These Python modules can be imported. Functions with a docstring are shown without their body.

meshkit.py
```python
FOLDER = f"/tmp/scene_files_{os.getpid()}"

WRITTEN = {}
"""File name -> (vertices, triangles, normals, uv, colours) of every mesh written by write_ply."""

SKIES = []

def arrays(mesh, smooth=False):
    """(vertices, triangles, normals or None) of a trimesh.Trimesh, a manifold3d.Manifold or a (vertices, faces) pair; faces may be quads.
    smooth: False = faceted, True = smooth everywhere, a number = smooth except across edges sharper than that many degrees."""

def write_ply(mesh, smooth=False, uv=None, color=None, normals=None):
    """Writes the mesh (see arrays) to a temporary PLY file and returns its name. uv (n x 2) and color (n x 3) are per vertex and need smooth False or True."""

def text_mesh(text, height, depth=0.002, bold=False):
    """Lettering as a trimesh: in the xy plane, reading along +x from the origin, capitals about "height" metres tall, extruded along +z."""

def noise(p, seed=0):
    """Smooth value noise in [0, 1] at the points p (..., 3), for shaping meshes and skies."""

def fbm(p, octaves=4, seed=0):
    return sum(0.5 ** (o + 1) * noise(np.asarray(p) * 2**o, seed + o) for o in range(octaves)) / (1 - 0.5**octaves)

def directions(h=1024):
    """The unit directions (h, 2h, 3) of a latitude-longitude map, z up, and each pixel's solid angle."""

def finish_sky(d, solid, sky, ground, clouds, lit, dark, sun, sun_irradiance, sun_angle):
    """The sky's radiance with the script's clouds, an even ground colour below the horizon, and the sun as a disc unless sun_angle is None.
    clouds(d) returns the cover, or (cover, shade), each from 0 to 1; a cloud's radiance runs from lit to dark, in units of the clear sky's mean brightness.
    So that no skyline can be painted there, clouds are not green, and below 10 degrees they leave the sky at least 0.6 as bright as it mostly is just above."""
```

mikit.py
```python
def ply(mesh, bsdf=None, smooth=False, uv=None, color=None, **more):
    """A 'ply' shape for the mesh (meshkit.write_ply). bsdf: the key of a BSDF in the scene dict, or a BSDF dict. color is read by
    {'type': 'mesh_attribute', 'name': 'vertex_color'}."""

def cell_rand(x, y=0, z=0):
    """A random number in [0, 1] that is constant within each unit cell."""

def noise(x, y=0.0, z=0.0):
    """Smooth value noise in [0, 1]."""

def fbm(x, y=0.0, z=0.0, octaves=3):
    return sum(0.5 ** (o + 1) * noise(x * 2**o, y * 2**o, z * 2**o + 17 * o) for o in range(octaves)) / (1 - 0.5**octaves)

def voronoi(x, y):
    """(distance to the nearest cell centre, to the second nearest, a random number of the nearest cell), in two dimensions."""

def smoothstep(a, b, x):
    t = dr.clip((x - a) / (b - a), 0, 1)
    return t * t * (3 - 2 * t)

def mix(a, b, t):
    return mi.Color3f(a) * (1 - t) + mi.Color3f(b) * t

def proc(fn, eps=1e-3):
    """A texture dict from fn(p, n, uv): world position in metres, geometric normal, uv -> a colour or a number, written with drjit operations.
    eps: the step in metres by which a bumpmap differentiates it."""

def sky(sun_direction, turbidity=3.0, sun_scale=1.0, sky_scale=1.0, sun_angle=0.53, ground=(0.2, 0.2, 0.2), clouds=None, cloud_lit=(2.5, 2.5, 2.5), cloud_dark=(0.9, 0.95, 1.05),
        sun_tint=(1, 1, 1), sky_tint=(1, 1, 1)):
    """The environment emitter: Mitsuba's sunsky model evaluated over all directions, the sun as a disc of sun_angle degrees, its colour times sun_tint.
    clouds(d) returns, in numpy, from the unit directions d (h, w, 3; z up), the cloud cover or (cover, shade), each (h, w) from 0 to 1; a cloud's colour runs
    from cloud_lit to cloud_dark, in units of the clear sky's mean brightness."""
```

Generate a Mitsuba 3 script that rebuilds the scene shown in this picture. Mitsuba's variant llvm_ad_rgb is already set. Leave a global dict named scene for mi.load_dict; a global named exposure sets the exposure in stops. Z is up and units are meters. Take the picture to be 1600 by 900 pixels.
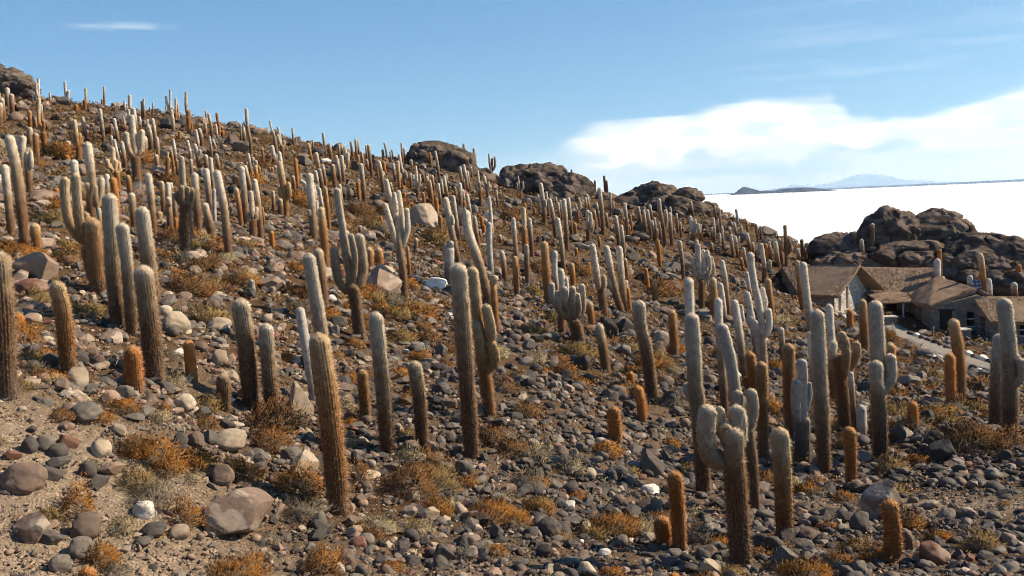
import math
import numpy as np, trimesh, drjit as dr, mitsuba as mi
import mikit, meshkit
from scipy.interpolate import RBFInterpolator
from scipy.spatial import ConvexHull
from shapely.geometry import Polygon, box as sbox
from mikit import noise, fbm, voronoi, cell_rand, smoothstep, mix

# ------------------------------------------------------------------ camera, sky, sun, exposure
EYE = np.array([0.0, 0.0, 16.5])                    # metres above the salt; x right, y ahead
PITCH, ROLL, HFOV = math.radians(5.28), math.radians(2.44), 2 * math.degrees(math.atan(800 / 1443))
FWD = np.array([0, math.cos(PITCH), -math.sin(PITCH)])
UP = np.array([0, math.sin(PITCH), math.cos(PITCH)]) * math.cos(ROLL) + np.array([1.0, 0, 0]) * math.sin(ROLL)
SUN_AZ, SUN_EL = math.radians(84), math.radians(39)
SUN = [math.sin(SUN_AZ) * math.cos(SUN_EL), math.cos(SUN_AZ) * math.cos(SUN_EL), math.sin(SUN_EL)]
exposure = 1.4


def clouds(d):
    az, el = np.degrees(np.arctan2(d[..., 0], d[..., 1])), np.degrees(np.arcsin(np.clip(d[..., 2], -1, 1)))
    q = np.stack([az * .33, el * 1.0, el * 0], -1)
    n1, n2 = meshkit.fbm(q, 5, 3), meshkit.fbm(q * [.35, 1.6, 1] + 7, 5, 11)
    n3 = meshkit.fbm(q * [1.6, 1.3, 1] + 3, 4, 5)
    top = np.interp(az, [3, 4.3, 8.2, 15, 19.2, 20.4, 22, 25.5, 29, 40, 55, 75], [4.0, 4.6, 5.1, 5.6, 5.45, 4.2, 3.9, 4.3, 5.3, 6.8, 6, 3])
    bot = np.interp(az, [3, 6, 10, 15, 20, 25, 29, 40, 75], [2.5, 1.5, 1.7, 1.9, 1.9, 1.9, 1.6, 1.8, 2])
    st = meshkit.fbm(np.stack([az * .16 + el * .35, el * 2.6, el * 0], -1), 5, 17)   # streaks drawn out by the wind
    e = el + (n1 - .5) * .7 + (st - .5) * 1.3
    s = lambda a, b, x: np.clip((x - a) / (b - a), 0, 1) ** 2 * (3 - 2 * np.clip((x - a) / (b - a), 0, 1))
    big = s(0, .7, top - e) * s(-.15, .55, el + (n3 - .5) * 2.2 - bot) * s(2.6, 7.0, az + (st - .5) * 5) * (1 - s(60, 80, az))
    low = .45 * s(.25, .6, n2) * s(.1, 1, el) * (1 - s(1.5, 3.5, el)) * s(-6, 5, az) * (1 - s(60, 90, az))
    cir = .12 * s(.50, .78, st) * s(5.0, 6.5, el) * (1 - s(9, 15, el)) * s(10, 20, az)
    wisp = .3 * s(.2, .5, n1) * s(0, .2, .24 - np.abs(el - 10.72 - .03 * (az + 21.5) - (n3 - .5) * .3)) * s(-25.3, -23, az) * (1 - s(-19.6, -18.2, az))
    cover = np.clip(1 - (1 - big * (.50 + .48 * s(.38, .56, n2 * .25 + n3 * .35 + st * .4))) * (1 - low) * (1 - cir) * (1 - wisp), 0, 1)
    shade = np.clip(s(.45, .7, n3) * .55 * (1 - s(1.8, 3.6, el)) + .25 * s(.45, .7, n2), 0, 1)
    return cover, shade


T = mi.ScalarTransform4f
scene = {
    'camera': {'type': 'perspective', 'fov': HFOV, 'fov_axis': 'x', 'near_clip': 0.1, 'far_clip': 2e5, 'medium': {'type': 'ref', 'id': 'air'},
               'to_world': T().look_at(origin=EYE.tolist(), target=(EYE + FWD).tolist(), up=UP.tolist())},
    'sky': mikit.sky(SUN, turbidity=3, sun_scale=2.05, sky_scale=1.03, sky_tint=(.79, 1.08, 1.24), clouds=clouds, cloud_lit=(4.6, 4.75, 4.8), cloud_dark=(1.9, 2.5, 2.8), ground=(.45, .44, .42)),
    'air': {'type': 'homogeneous', 'albedo': {'type': 'rgb', 'value': [.86, .94, 1.0]}, 'sigma_t': {'type': 'rgb', 'value': [1.35e-5, 2.0e-5, 2.9e-5]}, 'phase': {'type': 'hg', 'g': .7}},
}
labels = {}


# ------------------------------------------------------------------ helpers
def numbered(name):
    k, i = name, 0
    while k in used:
        i += 1
        k = f'{name}_{i:03d}'
    used.add(k)
    return k


used = set()


def add(name, mesh, bsdf, parent=None, smooth=False, uv=None, normals=None, kind=None):
    key = numbered((parent + '__' if parent else '') + name)
    if normals is not None:
        scene[key] = {'type': 'ply', 'filename': meshkit.write_ply(mesh, False, uv, normals=normals), 'face_normals': False, 'bsdf': {'type': 'ref', 'id': bsdf}}
    else:
        scene[key] = mikit.ply(mesh, bsdf, smooth, uv=uv)
    if kind:
        labels[key] = {'kind': kind}
    return key


def thing(name, label, cat, group=None):
    k = numbered(name)
    labels[k] = {'label': label, 'category': cat}
    if group:
        labels[k]['group'] = group
    return k


def tag(k, label, cat=None, group=None, kind=None):
    labels[k] = {a: b for a, b in (('label', label), ('category', cat), ('group', group), ('kind', kind)) if b}
    return k


def unit(v):
    return v / np.maximum(np.linalg.norm(v, axis=-1, keepdims=True), 1e-12)


# ------------------------------------------------------------------ materials
def two(b):
    return {'type': 'twosided', 'b': b}


def diff(fn):
    return two({'type': 'diffuse', 'reflectance': mikit.proc(fn)})


# where feet keep the ground bare: (x0, y0, x1, y1, half width) of two stretches of trodden dust and a dusty hollow
TROD = [(-6.5, 9.6, 2.6, 11.2, 1.6), (-7.4, 12.2, -5.4, 12.6, 1.7), (5.9, 17.4, 11.5, 12.9, 1.1)]


def trodden(x, y, lib):
    t = 0
    for x0, y0, x1, y1, w in TROD:
        ex, ey = x1 - x0, y1 - y0
        u = ((x - x0) * ex + (y - y0) * ey) / (ex * ex + ey * ey)
        u = dr.clip(u, 0, 1) if lib is dr else np.clip(u, 0, 1)
        q = ((x - x0 - ex * u) ** 2 + (y - y0 - ey * u) ** 2) / (w * w)
        e = dr.exp(-q) if lib is dr else np.exp(-q)
        t = t + e
    return t


def ground_col(p, n, uv):
    a = fbm(p.x * .35, p.y * .35, p.z * .2, 3)
    f = fbm(p.x * 6, p.y * 6, p.z * 6, 3)
    g = noise(p.x * 42, p.y * 42, p.z * 42)
    soil = mix(mi.Color3f(.185, .135, .095), mi.Color3f(.115, .074, .046), smoothstep(.35, .62, a))
    dust = mi.Color3f(.31, .245, .18)
    k = dr.clip(trodden(p.x + (a - .5) * 1.5, p.y + (f - .5) * 1.2, dr), 0, 1)
    c = mix(soil, dust, k)
    b1, b2, r = voronoi(p.x * 15 + f, p.y * 15)
    grit = mi.Color3f(r * .9 + .5) * smoothstep(.0, .12, b2 - b1)
    return c * (.50 + .45 * f + .22 * g) * mix(mi.Color3f(1), grit, .55)


def ground_bump(p, n, uv):
    b1, b2, r = voronoi(p.x * 15, p.y * 15)
    return .05 * fbm(p.x * 7, p.y * 7, p.z * 7, 3) + .022 * r * smoothstep(0, .35, b2 - b1)


STONE = [(.044, .039, .036), (.072, .064, .058), (.125, .110, .095), (.135, .098, .077), (.22, .155, .118), (.155, .076, .054), (.29, .235, .175), (.62, .58, .52)]


def pick(t, cols):
    c = mi.Color3f(*cols[0])
    for i, k in enumerate(cols[1:], 1):
        c = dr.select(t > (i - .5) / 8, mi.Color3f(*k), c)
    return c


def stone_col(p, n, uv):
    c = pick(uv.x, STONE)
    o = uv.y * 50
    m = fbm(p.x * 5 + o, p.y * 5, p.z * 5, 3)
    s = noise(p.x * 55, p.y * 55, p.z * 55)
    k = .60 - .13 * smoothstep(.7, 1.0, uv.y)
    lime = smoothstep(k, k + .09, fbm(p.x * 3.3 + o, p.y * 3.3 + 5, p.z * 3.3, 4)) * (.15 + .5 * uv.y)
    c = c * (.55 + .6 * m + .3 * s) * (.8 + .4 * uv.y)
    return mix(c, mi.Color3f(.40, .355, .29), lime * smoothstep(.1, .5, uv.x))


def stone_bump(p, n, uv):
    return .022 * fbm(p.x * 10, p.y * 10, p.z * 10, 4)


def crag_col(p, n, uv):
    m = fbm(p.x * .9, p.y * .9, p.z * 1.3, 4)
    s = fbm(p.x * 6, p.y * 6, p.z * 6, 3)
    c = mix(mi.Color3f(.055, .048, .045), mi.Color3f(.150, .122, .104), smoothstep(.35, .62, m))
    lich = smoothstep(.6, .72, fbm(p.x * 1.7 + 30, p.y * 1.7, p.z * 1.7, 3))
    return mix(c, mi.Color3f(.17, .12, .06), lich * .5) * (.55 + .85 * s)


def crag_bump(p, n, uv):
    return .10 * fbm(p.x * 2.0, p.y * 2.0, p.z * 2.0, 5) + .03 * fbm(p.x * 9, p.y * 9, p.z * 9, 2)


def ramp(x, stops):
    c = mi.Color3f(*stops[0][1])
    for (a, _), (b, k) in zip(stops, stops[1:]):
        c = mix(c, mi.Color3f(*k), dr.clip((x - a) / (b - a), 0, 1))
    return c


def cactus_tint(uv):
    """(colour of the old spines below, of the ones half way, of the young wool at the tip); uv.y < 0: weathered"""
    o = uv.y
    base = ramp(o, [(0, (.125, .078, .052)), (.35, (.150, .080, .045)), (.65, (.24, .110, .040)), (1, (.33, .132, .040))])
    mid = ramp(o, [(0, (.26, .20, .145)), (.35, (.285, .205, .13)), (.65, (.35, .195, .085)), (1, (.40, .195, .068))])
    top = ramp(o, [(0, (.53, .50, .445)), (.35, (.53, .465, .365)), (.65, (.52, .41, .26)), (1, (.50, .29, .10))])
    w = o < -.1
    return dr.select(w, mi.Color3f(.085, .075, .068), base), dr.select(w, mi.Color3f(.17, .155, .14), mid), dr.select(w, mi.Color3f(.40, .38, .35), top)


def pelt(p, uv, rough):
    base, mid, top = cactus_tint(uv)
    ring = noise(p.z * 7.5, uv.y * 9, (p.x + p.y) * .3)
    w = uv.x + (rough - .5) * .25 + (ring - .5) * .22
    base = mix(mix(base, mi.Color3f(.125, .095, .075), .8), base, smoothstep(-.75, .0, w + .9 * dr.maximum(uv.y - .7, 0)))
    w = dr.clip(w, 0, 1)
    return mix(mix(base, mid, smoothstep(0, .55, w)), top, smoothstep(.45, 1.0, w))


def skin_col(p, n, uv):
    f = fbm(p.x * 16, p.y * 16, p.z * 9, 3)
    return pelt(p, uv, f) * (.40 + .5 * f)


def pelt_col(p, n, uv):
    f = fbm(p.x * 9, p.y * 9, p.z * 5, 3)
    g = noise(p.x * 34, p.y * 34, p.z * 20)
    spot = smoothstep(.72, .8, noise(p.x * 8 + 3, p.y * 8, p.z * 8)) * .3
    return pelt(p, uv, f) * (.55 + .5 * f + .4 * g) * (1 - spot * dr.clip(uv.x, 0, 1))


def spine_col(p, n, uv):
    return mix(pelt(p, uv, .5), mi.Color3f(.42, .345, .25), .16 + .1 * noise(p.x * 70, p.y * 70, p.z * 70)) * (.95 + .6 * noise(p.x * 40, p.y * 40, p.z * 40))


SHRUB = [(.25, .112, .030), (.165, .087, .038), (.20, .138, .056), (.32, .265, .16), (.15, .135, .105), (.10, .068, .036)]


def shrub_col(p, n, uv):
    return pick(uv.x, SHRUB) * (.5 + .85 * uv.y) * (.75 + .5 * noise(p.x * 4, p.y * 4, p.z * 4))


def salt_col(p, n, uv):
    return mix(mi.Color3f(.84, .865, .89), mi.Color3f(.79, .815, .84), fbm(p.x * .02, p.y * .006, 0, 3))


def hill_col(p, n, uv):
    return mix(mi.Color3f(.030, .027, .026), mi.Color3f(.055, .047, .041), fbm(p.x * .004, p.y * .004, p.z * .01, 3))


def path_col(p, n, uv):
    return mix(mi.Color3f(.17, .158, .145), mi.Color3f(.24, .222, .20), fbm(p.x * 1.5, p.y * 1.5, 0, 3)) * (.85 + .3 * noise(p.x * 22, p.y * 22, 0))


def thatch_col(p, n, uv):
    f = fbm(p.x * 2.2, p.y * 2.2, p.z * 2.2, 3)
    return mix(mi.Color3f(.195, .140, .102), mi.Color3f(.31, .232, .17), f) * (.65 + .7 * noise(p.x * 17, p.y * 17, p.z * 5)) * (.75 + .5 * uv.y)


def masonry(p, dark, light, mortar):
    h = p.x * .64 - p.y * .77
    k = p.x * .77 + p.y * .64
    a, b, r = voronoi((h + k) * 3.1, p.z * 5.2)
    return mix(mi.Color3f(mortar), mix(mi.Color3f(dark), mi.Color3f(light), r), smoothstep(.03, .12, b - a)) * (.8 + .4 * noise(p.x * 12, p.y * 12, p.z * 12))


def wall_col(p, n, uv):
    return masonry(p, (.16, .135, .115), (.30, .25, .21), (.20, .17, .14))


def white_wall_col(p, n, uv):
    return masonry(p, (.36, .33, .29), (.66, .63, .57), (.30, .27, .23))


def plain(c, rough=.8):
    return two({'type': 'principled', 'base_color': {'type': 'rgb', 'value': list(c)}, 'roughness': rough, 'specular': .3})


scene['ground_mat'] = two({'type': 'bumpmap', 'b': {'type': 'diffuse', 'reflectance': mikit.proc(ground_col)}, 't': mikit.proc(ground_bump, 4e-3), 'scale': 1.0})
scene['stone_mat'] = two({'type': 'bumpmap', 'b': {'type': 'principled', 'base_color': mikit.proc(stone_col), 'roughness': .75, 'specular': .3}, 't': mikit.proc(stone_bump, 4e-3), 'scale': 1.0})
scene['crag_mat'] = two({'type': 'bumpmap', 'b': {'type': 'diffuse', 'reflectance': mikit.proc(crag_col)}, 't': mikit.proc(crag_bump, 2e-2), 'scale': 1.0})
scene['skin_mat'] = diff(skin_col)
scene['pelt_mat'] = diff(pelt_col)
scene['spine_mat'] = diff(spine_col)
scene['shrub_mat'] = diff(shrub_col)
scene['salt_mat'] = diff(salt_col)
scene['hill_mat'] = diff(hill_col)
scene['path_mat'] = diff(path_col)
scene['thatch_mat'] = diff(thatch_col)
scene['wall_mat'] = diff(wall_col)
scene['white_wall_mat'] = diff(white_wall_col)
scene['wood_mat'] = plain((.05, .04, .033))
scene['dark_mat'] = plain((.02, .02, .022))
scene['paint_mat'] = plain((.5, .49, .46))
scene['panel_mat'] = plain((.05, .07, .12), .25)
scene['window_mat'] = {'type': 'thindielectric'}
scene['metal_mat'] = plain((.42, .43, .45), .4)

# ------------------------------------------------------------------ the island's slope
CTRL = np.array('''-5.81 9.93 12.62 -7.63 13.49 14.06 -9.75 17.46 14.69 -13.03 23.65 15.86 -17.25 31.6 17.38 -26.22 48.35 19.82 -37.96 70.42 23.71 -51.97 96.95 29.49 
-4.69 10.61 12.29 -5.55 12.85 13.08 -6.65 15.65 13.68 -7.75 18.44 14.22 -11.47 27.72 15.39 -15.17 37.01 16.81 -21.09 51.88 19.06 -29.95 74.18 22.67 
-40.23 100.23 27.81 -3.45 11.49 11.86 -4.97 17.3 12.66 -6.48 23.11 13.83 -8.23 29.89 15.23 -11.05 40.52 16.32 -16.15 59.86 18.69 -20.71 77.27 21.43 
-25.75 96.63 24.89 -1.86 11.86 11.64 -2.58 17.31 11.94 -3.15 21.77 12.32 -3.79 26.73 12.88 -4.62 33.18 13.4 -6.25 45.57 14.14 -8.28 61.44 15.87 
-10.8 81.29 18.45 -13.03 99.15 21.58 -4.33 65.86 15.63 -5.37 83.83 18.27 -6.17 97.81 20.7 -0.16 12 11.51 -0.14 18 11.64 -0.1 23 11.94 
-0.06 30.5 12.18 -0.01 41 12.42 0.08 56 13.27 0.24 75 15.29 0.37 90 16.9 0.48 100 18.66 5.77 79.79 14.98 6.92 94.75 16.65 
1.58 12.2 11.35 2.15 16.36 10.8 2.79 20.81 10.76 3.56 26.26 10.76 4.76 34.67 10.89 6.73 48.54 11.05 9.43 67.34 11.75 12.3 87.14 13.98 
14.05 99.01 15.96 18.1 86.12 13.16 20.62 97.85 14.87 3.29 12.06 11.33 4.09 14.95 10.81 5.7 20.73 10.05 7.59 27.47 9.94 10.42 37.58 9.67 
14.19 51.07 9.38 18.24 65.51 9.67 22.58 80.91 10.88 25.56 91.5 12.11 24.51 71.94 6.28 27.77 81.39 8.36 4.92 11.82 11.36 6.54 15.69 10.83 
8.85 21.23 10.23 12.32 29.53 9.26 17.34 41.53 8.11 26.21 62.75 6.49 30.07 71.97 6.29 35.47 84.89 6.84 6.35 11.34 11.5 8.79 15.71 10.96 
12.2 21.82 10.55 20.48 36.67 8.34 33.14 59.38 5.62 39.94 71.61 5.65 44.8 80.36 6.88 -62.37 116.34 26.49 -77.96 145.42 17.49 -48.28 120.27 24.81 
-60.34 150.34 15.81 -30.9 115.95 21.89 -38.62 144.94 12.89 -15.63 118.98 18.58 -19.54 148.72 9.58 0.58 120 15.66 0.73 150 6.66 16.86 118.81 12.96 
21.07 148.51 3.96 30.68 109.8 9.11 38.34 137.24 0.11 44.34 106.11 5.84 56.75 135.82 0.84 56 100.44 5.88 71.68 128.57 0.88 0 0 14.85 
3 0 14.5 -3 0 15.1 0 3.5 14.65 3.5 3.5 13.9 -3.5 3.5 14.8 0 -10 14.9 -15 -5 17.5 -18 8 16.5 
-30 30 21 -60 60 29.5 -75 105 36.5 -40 0 22.5 20 8 9.3 40 30 5 15 -5 11 70 60 1 
90 100 -1.5 60 0 0.5 0 7 13.1 6 7 12.4 -6 7 13.5 0 -40 16.5 40 -40 6.5 -50 -40 24.5'''.split(), float).reshape(-1, 3)
_rbf = RBFInterpolator(CTRL[:, :2], CTRL[:, 2], kernel='thin_plate_spline', smoothing=0.6)


def height(xy):
    xy = np.atleast_2d(np.asarray(xy, float))
    d = np.hypot(xy[:, 0], xy[:, 1])
    p = np.c_[xy, 0 * d]
    b = np.clip(d / 60, .3, 1) * ((meshkit.fbm(p * .22, 3, 5) - .5) * .5 + (meshkit.noise(p * .9, 8) - .5) * .16)
    return np.concatenate([_rbf(c) for c in np.array_split(xy, max(1, len(xy) // 20000))]) + b


def build_ground():
    az = np.radians(np.concatenate([np.linspace(-180, -40, 60)[:-1], np.linspace(-40, 40, 340), np.linspace(40, 180, 60)[1:-1]]))
    r = np.concatenate([[.6, 1.5, 3], np.geomspace(4.5, 125, 270), np.linspace(130, 190, 10)])
    A, Rr = np.meshgrid(az, r, indexing='ij')
    x, y = Rr * np.sin(A), Rr * np.cos(A)
    xy = np.c_[x.ravel(), y.ravel()]
    z = np.maximum(height(xy) - .25 * np.maximum(np.hypot(*xy.T) - 125, 0), -2.0)
    d = np.hypot(*xy.T)
    q = np.c_[xy, 0 * d]
    z = z + (meshkit.fbm(q * 2.6, 3, 21) - .5) * .10 + np.clip((d - 40) / 40, 0, 1) * (meshkit.fbm(q * 1.1, 3, 22) - .5) * .35
    na, nr = len(az), len(r)
    i, j = np.meshgrid(np.arange(na), np.arange(nr - 1), indexing='ij')
    a, b = i * nr + j, ((i + 1) % na) * nr + j
    f = np.concatenate([np.stack([a, a + 1, b + 1], -1).reshape(-1, 3), np.stack([a, b + 1, b], -1).reshape(-1, 3)])
    v = np.vstack([np.c_[xy, z], [[0, 0, height([[0, 0]])[0]]]])
    cap = [[len(v) - 1, k * nr, ((k + 1) % na) * nr] for k in range(na)]
    f = np.vstack([f, cap])
    if np.cross(v[f[5, 1]] - v[f[5, 0]], v[f[5, 2]] - v[f[5, 0]])[2] < 0:
        f = f[:, ::-1]
    tag(add('hillside', (v, f), 'ground_mat', smooth=True), 'stony brown hillside rising to the left with gravel in front', kind='structure')


build_ground()
S = 95000.0
tag(add('salt_flat', (np.array([[-S, -S, 0], [S, -S, 0], [S, S, 0], [-S, S, 0.0]]), np.array([[0, 1, 2], [0, 2, 3]])), 'salt_mat'), 'dazzling white salt flat reaching to the horizon', kind='structure')


def ridge(name, label, az0, az1, dist, prof, depth, seed, n=150, m=26):
    """a far range: prof = [(azimuth, elevation above the horizon)] of its skyline at the distance"""
    a = np.radians(np.linspace(az0, az1, n))
    pa, pe = np.array(prof).T
    h = np.interp(np.degrees(a), pa, pe)
    t = np.linspace(-1, 1, m)
    A, Tt = np.meshgrid(a, t, indexing='ij')
    hh = np.radians(h)[:, None] * dist * np.clip(1 - np.abs(Tt), 0, 1) ** 1.15
    q = np.stack([A * dist / depth * 2.5, Tt * 3, 0 * A + seed], -1)
    hh = hh * (.82 + .36 * meshkit.fbm(q, 4, seed)) + 0
    R = dist + Tt * depth
    v = np.stack([R * np.sin(A), R * np.cos(A), hh - 1.0], -1).reshape(-1, 3)
    i, j = np.meshgrid(np.arange(n - 1), np.arange(m - 1), indexing='ij')
    k = (i * m + j).ravel()
    f = np.concatenate([np.c_[k, k + m, k + m + 1], np.c_[k, k + m + 1, k + 1]])
    tag(add(name, (v, f), 'hill_mat', smooth=True), label, kind='structure')


ridge('hill', 'low dark island hill with a rounded peak beyond the salt', 13.2, 19.6, 9000, [(13.2, 0), (13.7, .1), (14.2, .50), (14.5, .47), (15.2, .20), (15.9, .19), (16.4, .27), (17.6, .30), (18.6, .17), (19.6, 0)], 420, 4)
ridge('shoreline', 'thin blue far shore along the horizon', 10, 48, 24000, [(10, 0), (11, .05), (17, .10), (25, .12), (30, .16), (40, .2), (48, 0)], 1500, 6, 220, 10)
ridge('mountain', 'pale blue volcano fading in haze', 14.5, 28, 72000, [(14.5, 0), (16.2, .2), (17.1, .42), (18.2, .28), (19.3, .42), (20.4, .76), (21.1, .84), (21.7, .75), (23, .40), (25, .16), (28, 0)], 5000, 9)

# ------------------------------------------------------------------ rock outcrops
ICO = {k: trimesh.creation.icosphere(subdivisions=k) for k in range(6)}


def lump(c, rx, rz, seed, sub=5, flat=.8):
    """one bulging block of a crag: rounded, dented, knobbly, split by a few clefts"""
    d = np.array(ICO[sub].vertices)
    w = d * [rx, rx * flat, rz] + seed * 7.3        # noise in metres, so that its grain is even all over
    n = meshkit.fbm(w * .42, 3, seed)
    k = 1 - np.abs(2 * meshkit.noise(w * .95, seed + 1) - 1)
    cl = np.abs(2 * meshkit.noise(w * [.55, .55, .3], seed + 2) - 1)
    fine = meshkit.fbm(w * 2.3, 3, seed + 3)
    rg = 1 - np.abs(2 * meshkit.fbm(w * .8, 3, seed + 5) - 1)
    r = 1 + .42 * (n - .5) + .16 * (rg - .7) - .10 * (1 - k) - .16 * np.clip(1 - cl / .14, 0, 1) + (.55 / max(rx, .6)) * (fine - .5) + (.16 / max(rx, .6)) * (meshkit.fbm(w * 6, 2, seed + 4) - .5)
    v = d * r[:, None]
    rng = np.random.default_rng(seed)
    for _ in range(9):
        pn = unit(rng.normal(size=3) * [1, 1, .7])
        v -= pn * (np.maximum(v @ pn - rng.uniform(.78, 1.0), 0) * .8)[:, None]
    return v * [rx, rx * flat, rz] + c, np.array(ICO[sub].faces)


def concat(parts):
    v, f, n = [], [], 0
    for a, b in parts:
        v.append(a)
        f.append(b + n)
        n += len(a)
    return np.vstack(v), np.vstack(f)


OUTCROPS = [
    ('rounded brown boulder crag overhanging the top left skyline', 'the top left crag', [(-48.5, 92.0, 29.6, 3.0, 2.1), (-46.31, 90.88, 29.25, 1.6, 1.2), (-50.96, 92.95, 30.44, 2.7, 2.3)]),
    ('dark domed rock crag on the crest, tallest on the middle skyline', 'the domed crest crag', [(-7.57, 96.7, 20.3, 3.4, 2.95), (-5.06, 95.37, 19.9, 2.3, 2.2), (-8.9, 94.58, 20.2, 2.0, 2.2), (-10.4, 97.3, 20.6, 1.1, 1.4), (-3.17, 95.95, 18.73, 2.0, 1.5)]),
    ('long humped rock crag with knobbly shaded face on the crest', 'the humped crest crag', [(2.79, 97.96, 17.4, 4.2, 3.0), (6.42, 96.79, 17.1, 2.9, 2.2), (0.4, 97.0, 17.0, 2.4, 2.8), (4.95, 94.87, 16.0, 2.7, 1.9)]),
    ('broad low rock crag ending in a slab where the crest drops to the salt', 'the slab-ended crag', [(15.4, 96.78, 15.7, 3.2, 2.3), (12.38, 96.71, 15.5, 2.8, 1.6), (18.36, 94.74, 16.25, 1.75, 1.15), (16.65, 94.54, 14.8, 3.7, 1.8), (20.31, 94.85, 14.5, 1.6, 1.25), (10.2, 97.44, 15.7, 2.1, 1.4)]),
    ('big dark rock outcrop of bulging lumps behind the thatched houses', 'the bulging outcrop', [(30.14, 84.8, 10.3, 2.9, 2.4), (34.6, 84.16, 11.5, 3.7, 3.0), (38.61, 84.61, 11.6, 3.9, 2.7), (31.16, 82.83, 9.4, 4.3, 1.7), (35.73, 82.06, 9.5, 5.6, 2.2)]),
    ('craggy brown outcrop with lichen sloping down to the far right houses', 'the lichen outcrop', [(41.3, 79.9, 9.8, 4.6, 2.5), (38.8, 78.88, 9.0, 3.7, 2.2), (42.2, 75.6, 7.9, 4.0, 2.2), (39.31, 76.5, 7.9, 3.0, 1.8), (46.2, 79.2, 7.9, 4.4, 2.6)]),
]
marks = []                                          # (phrase, point): what labels may refer to
for i, (lab, short, L) in enumerate(OUTCROPS):
    body = [lump(np.array(q[:3]), q[3], q[4], 100 + 10 * i + j, 5 if q[3] > 2.8 else 4) for j, q in enumerate(L)]
    r8 = np.random.default_rng(600 + i)
    for j in range(4 * len(L)):                     # knobs grown together with the crag
        v8 = body[r8.integers(len(L))][0]
        c8 = v8[r8.integers(len(v8))]
        q8 = r8.uniform(.22, .5) * L[0][3] * .55
        body.append(lump(c8 - [0, 0, q8 * .25], q8, q8 * r8.uniform(.6, .95), 300 + 40 * i + j, 3 if q8 > .7 else 2))
    k = tag(add('rock_outcrop', concat(body), 'crag_mat', smooth=True), lab, 'rock outcrop')
    marks.append((short, np.array(L[0][:3])))

# ------------------------------------------------------------------ houses
HOUSE_RNG = np.random.default_rng(5)


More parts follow.
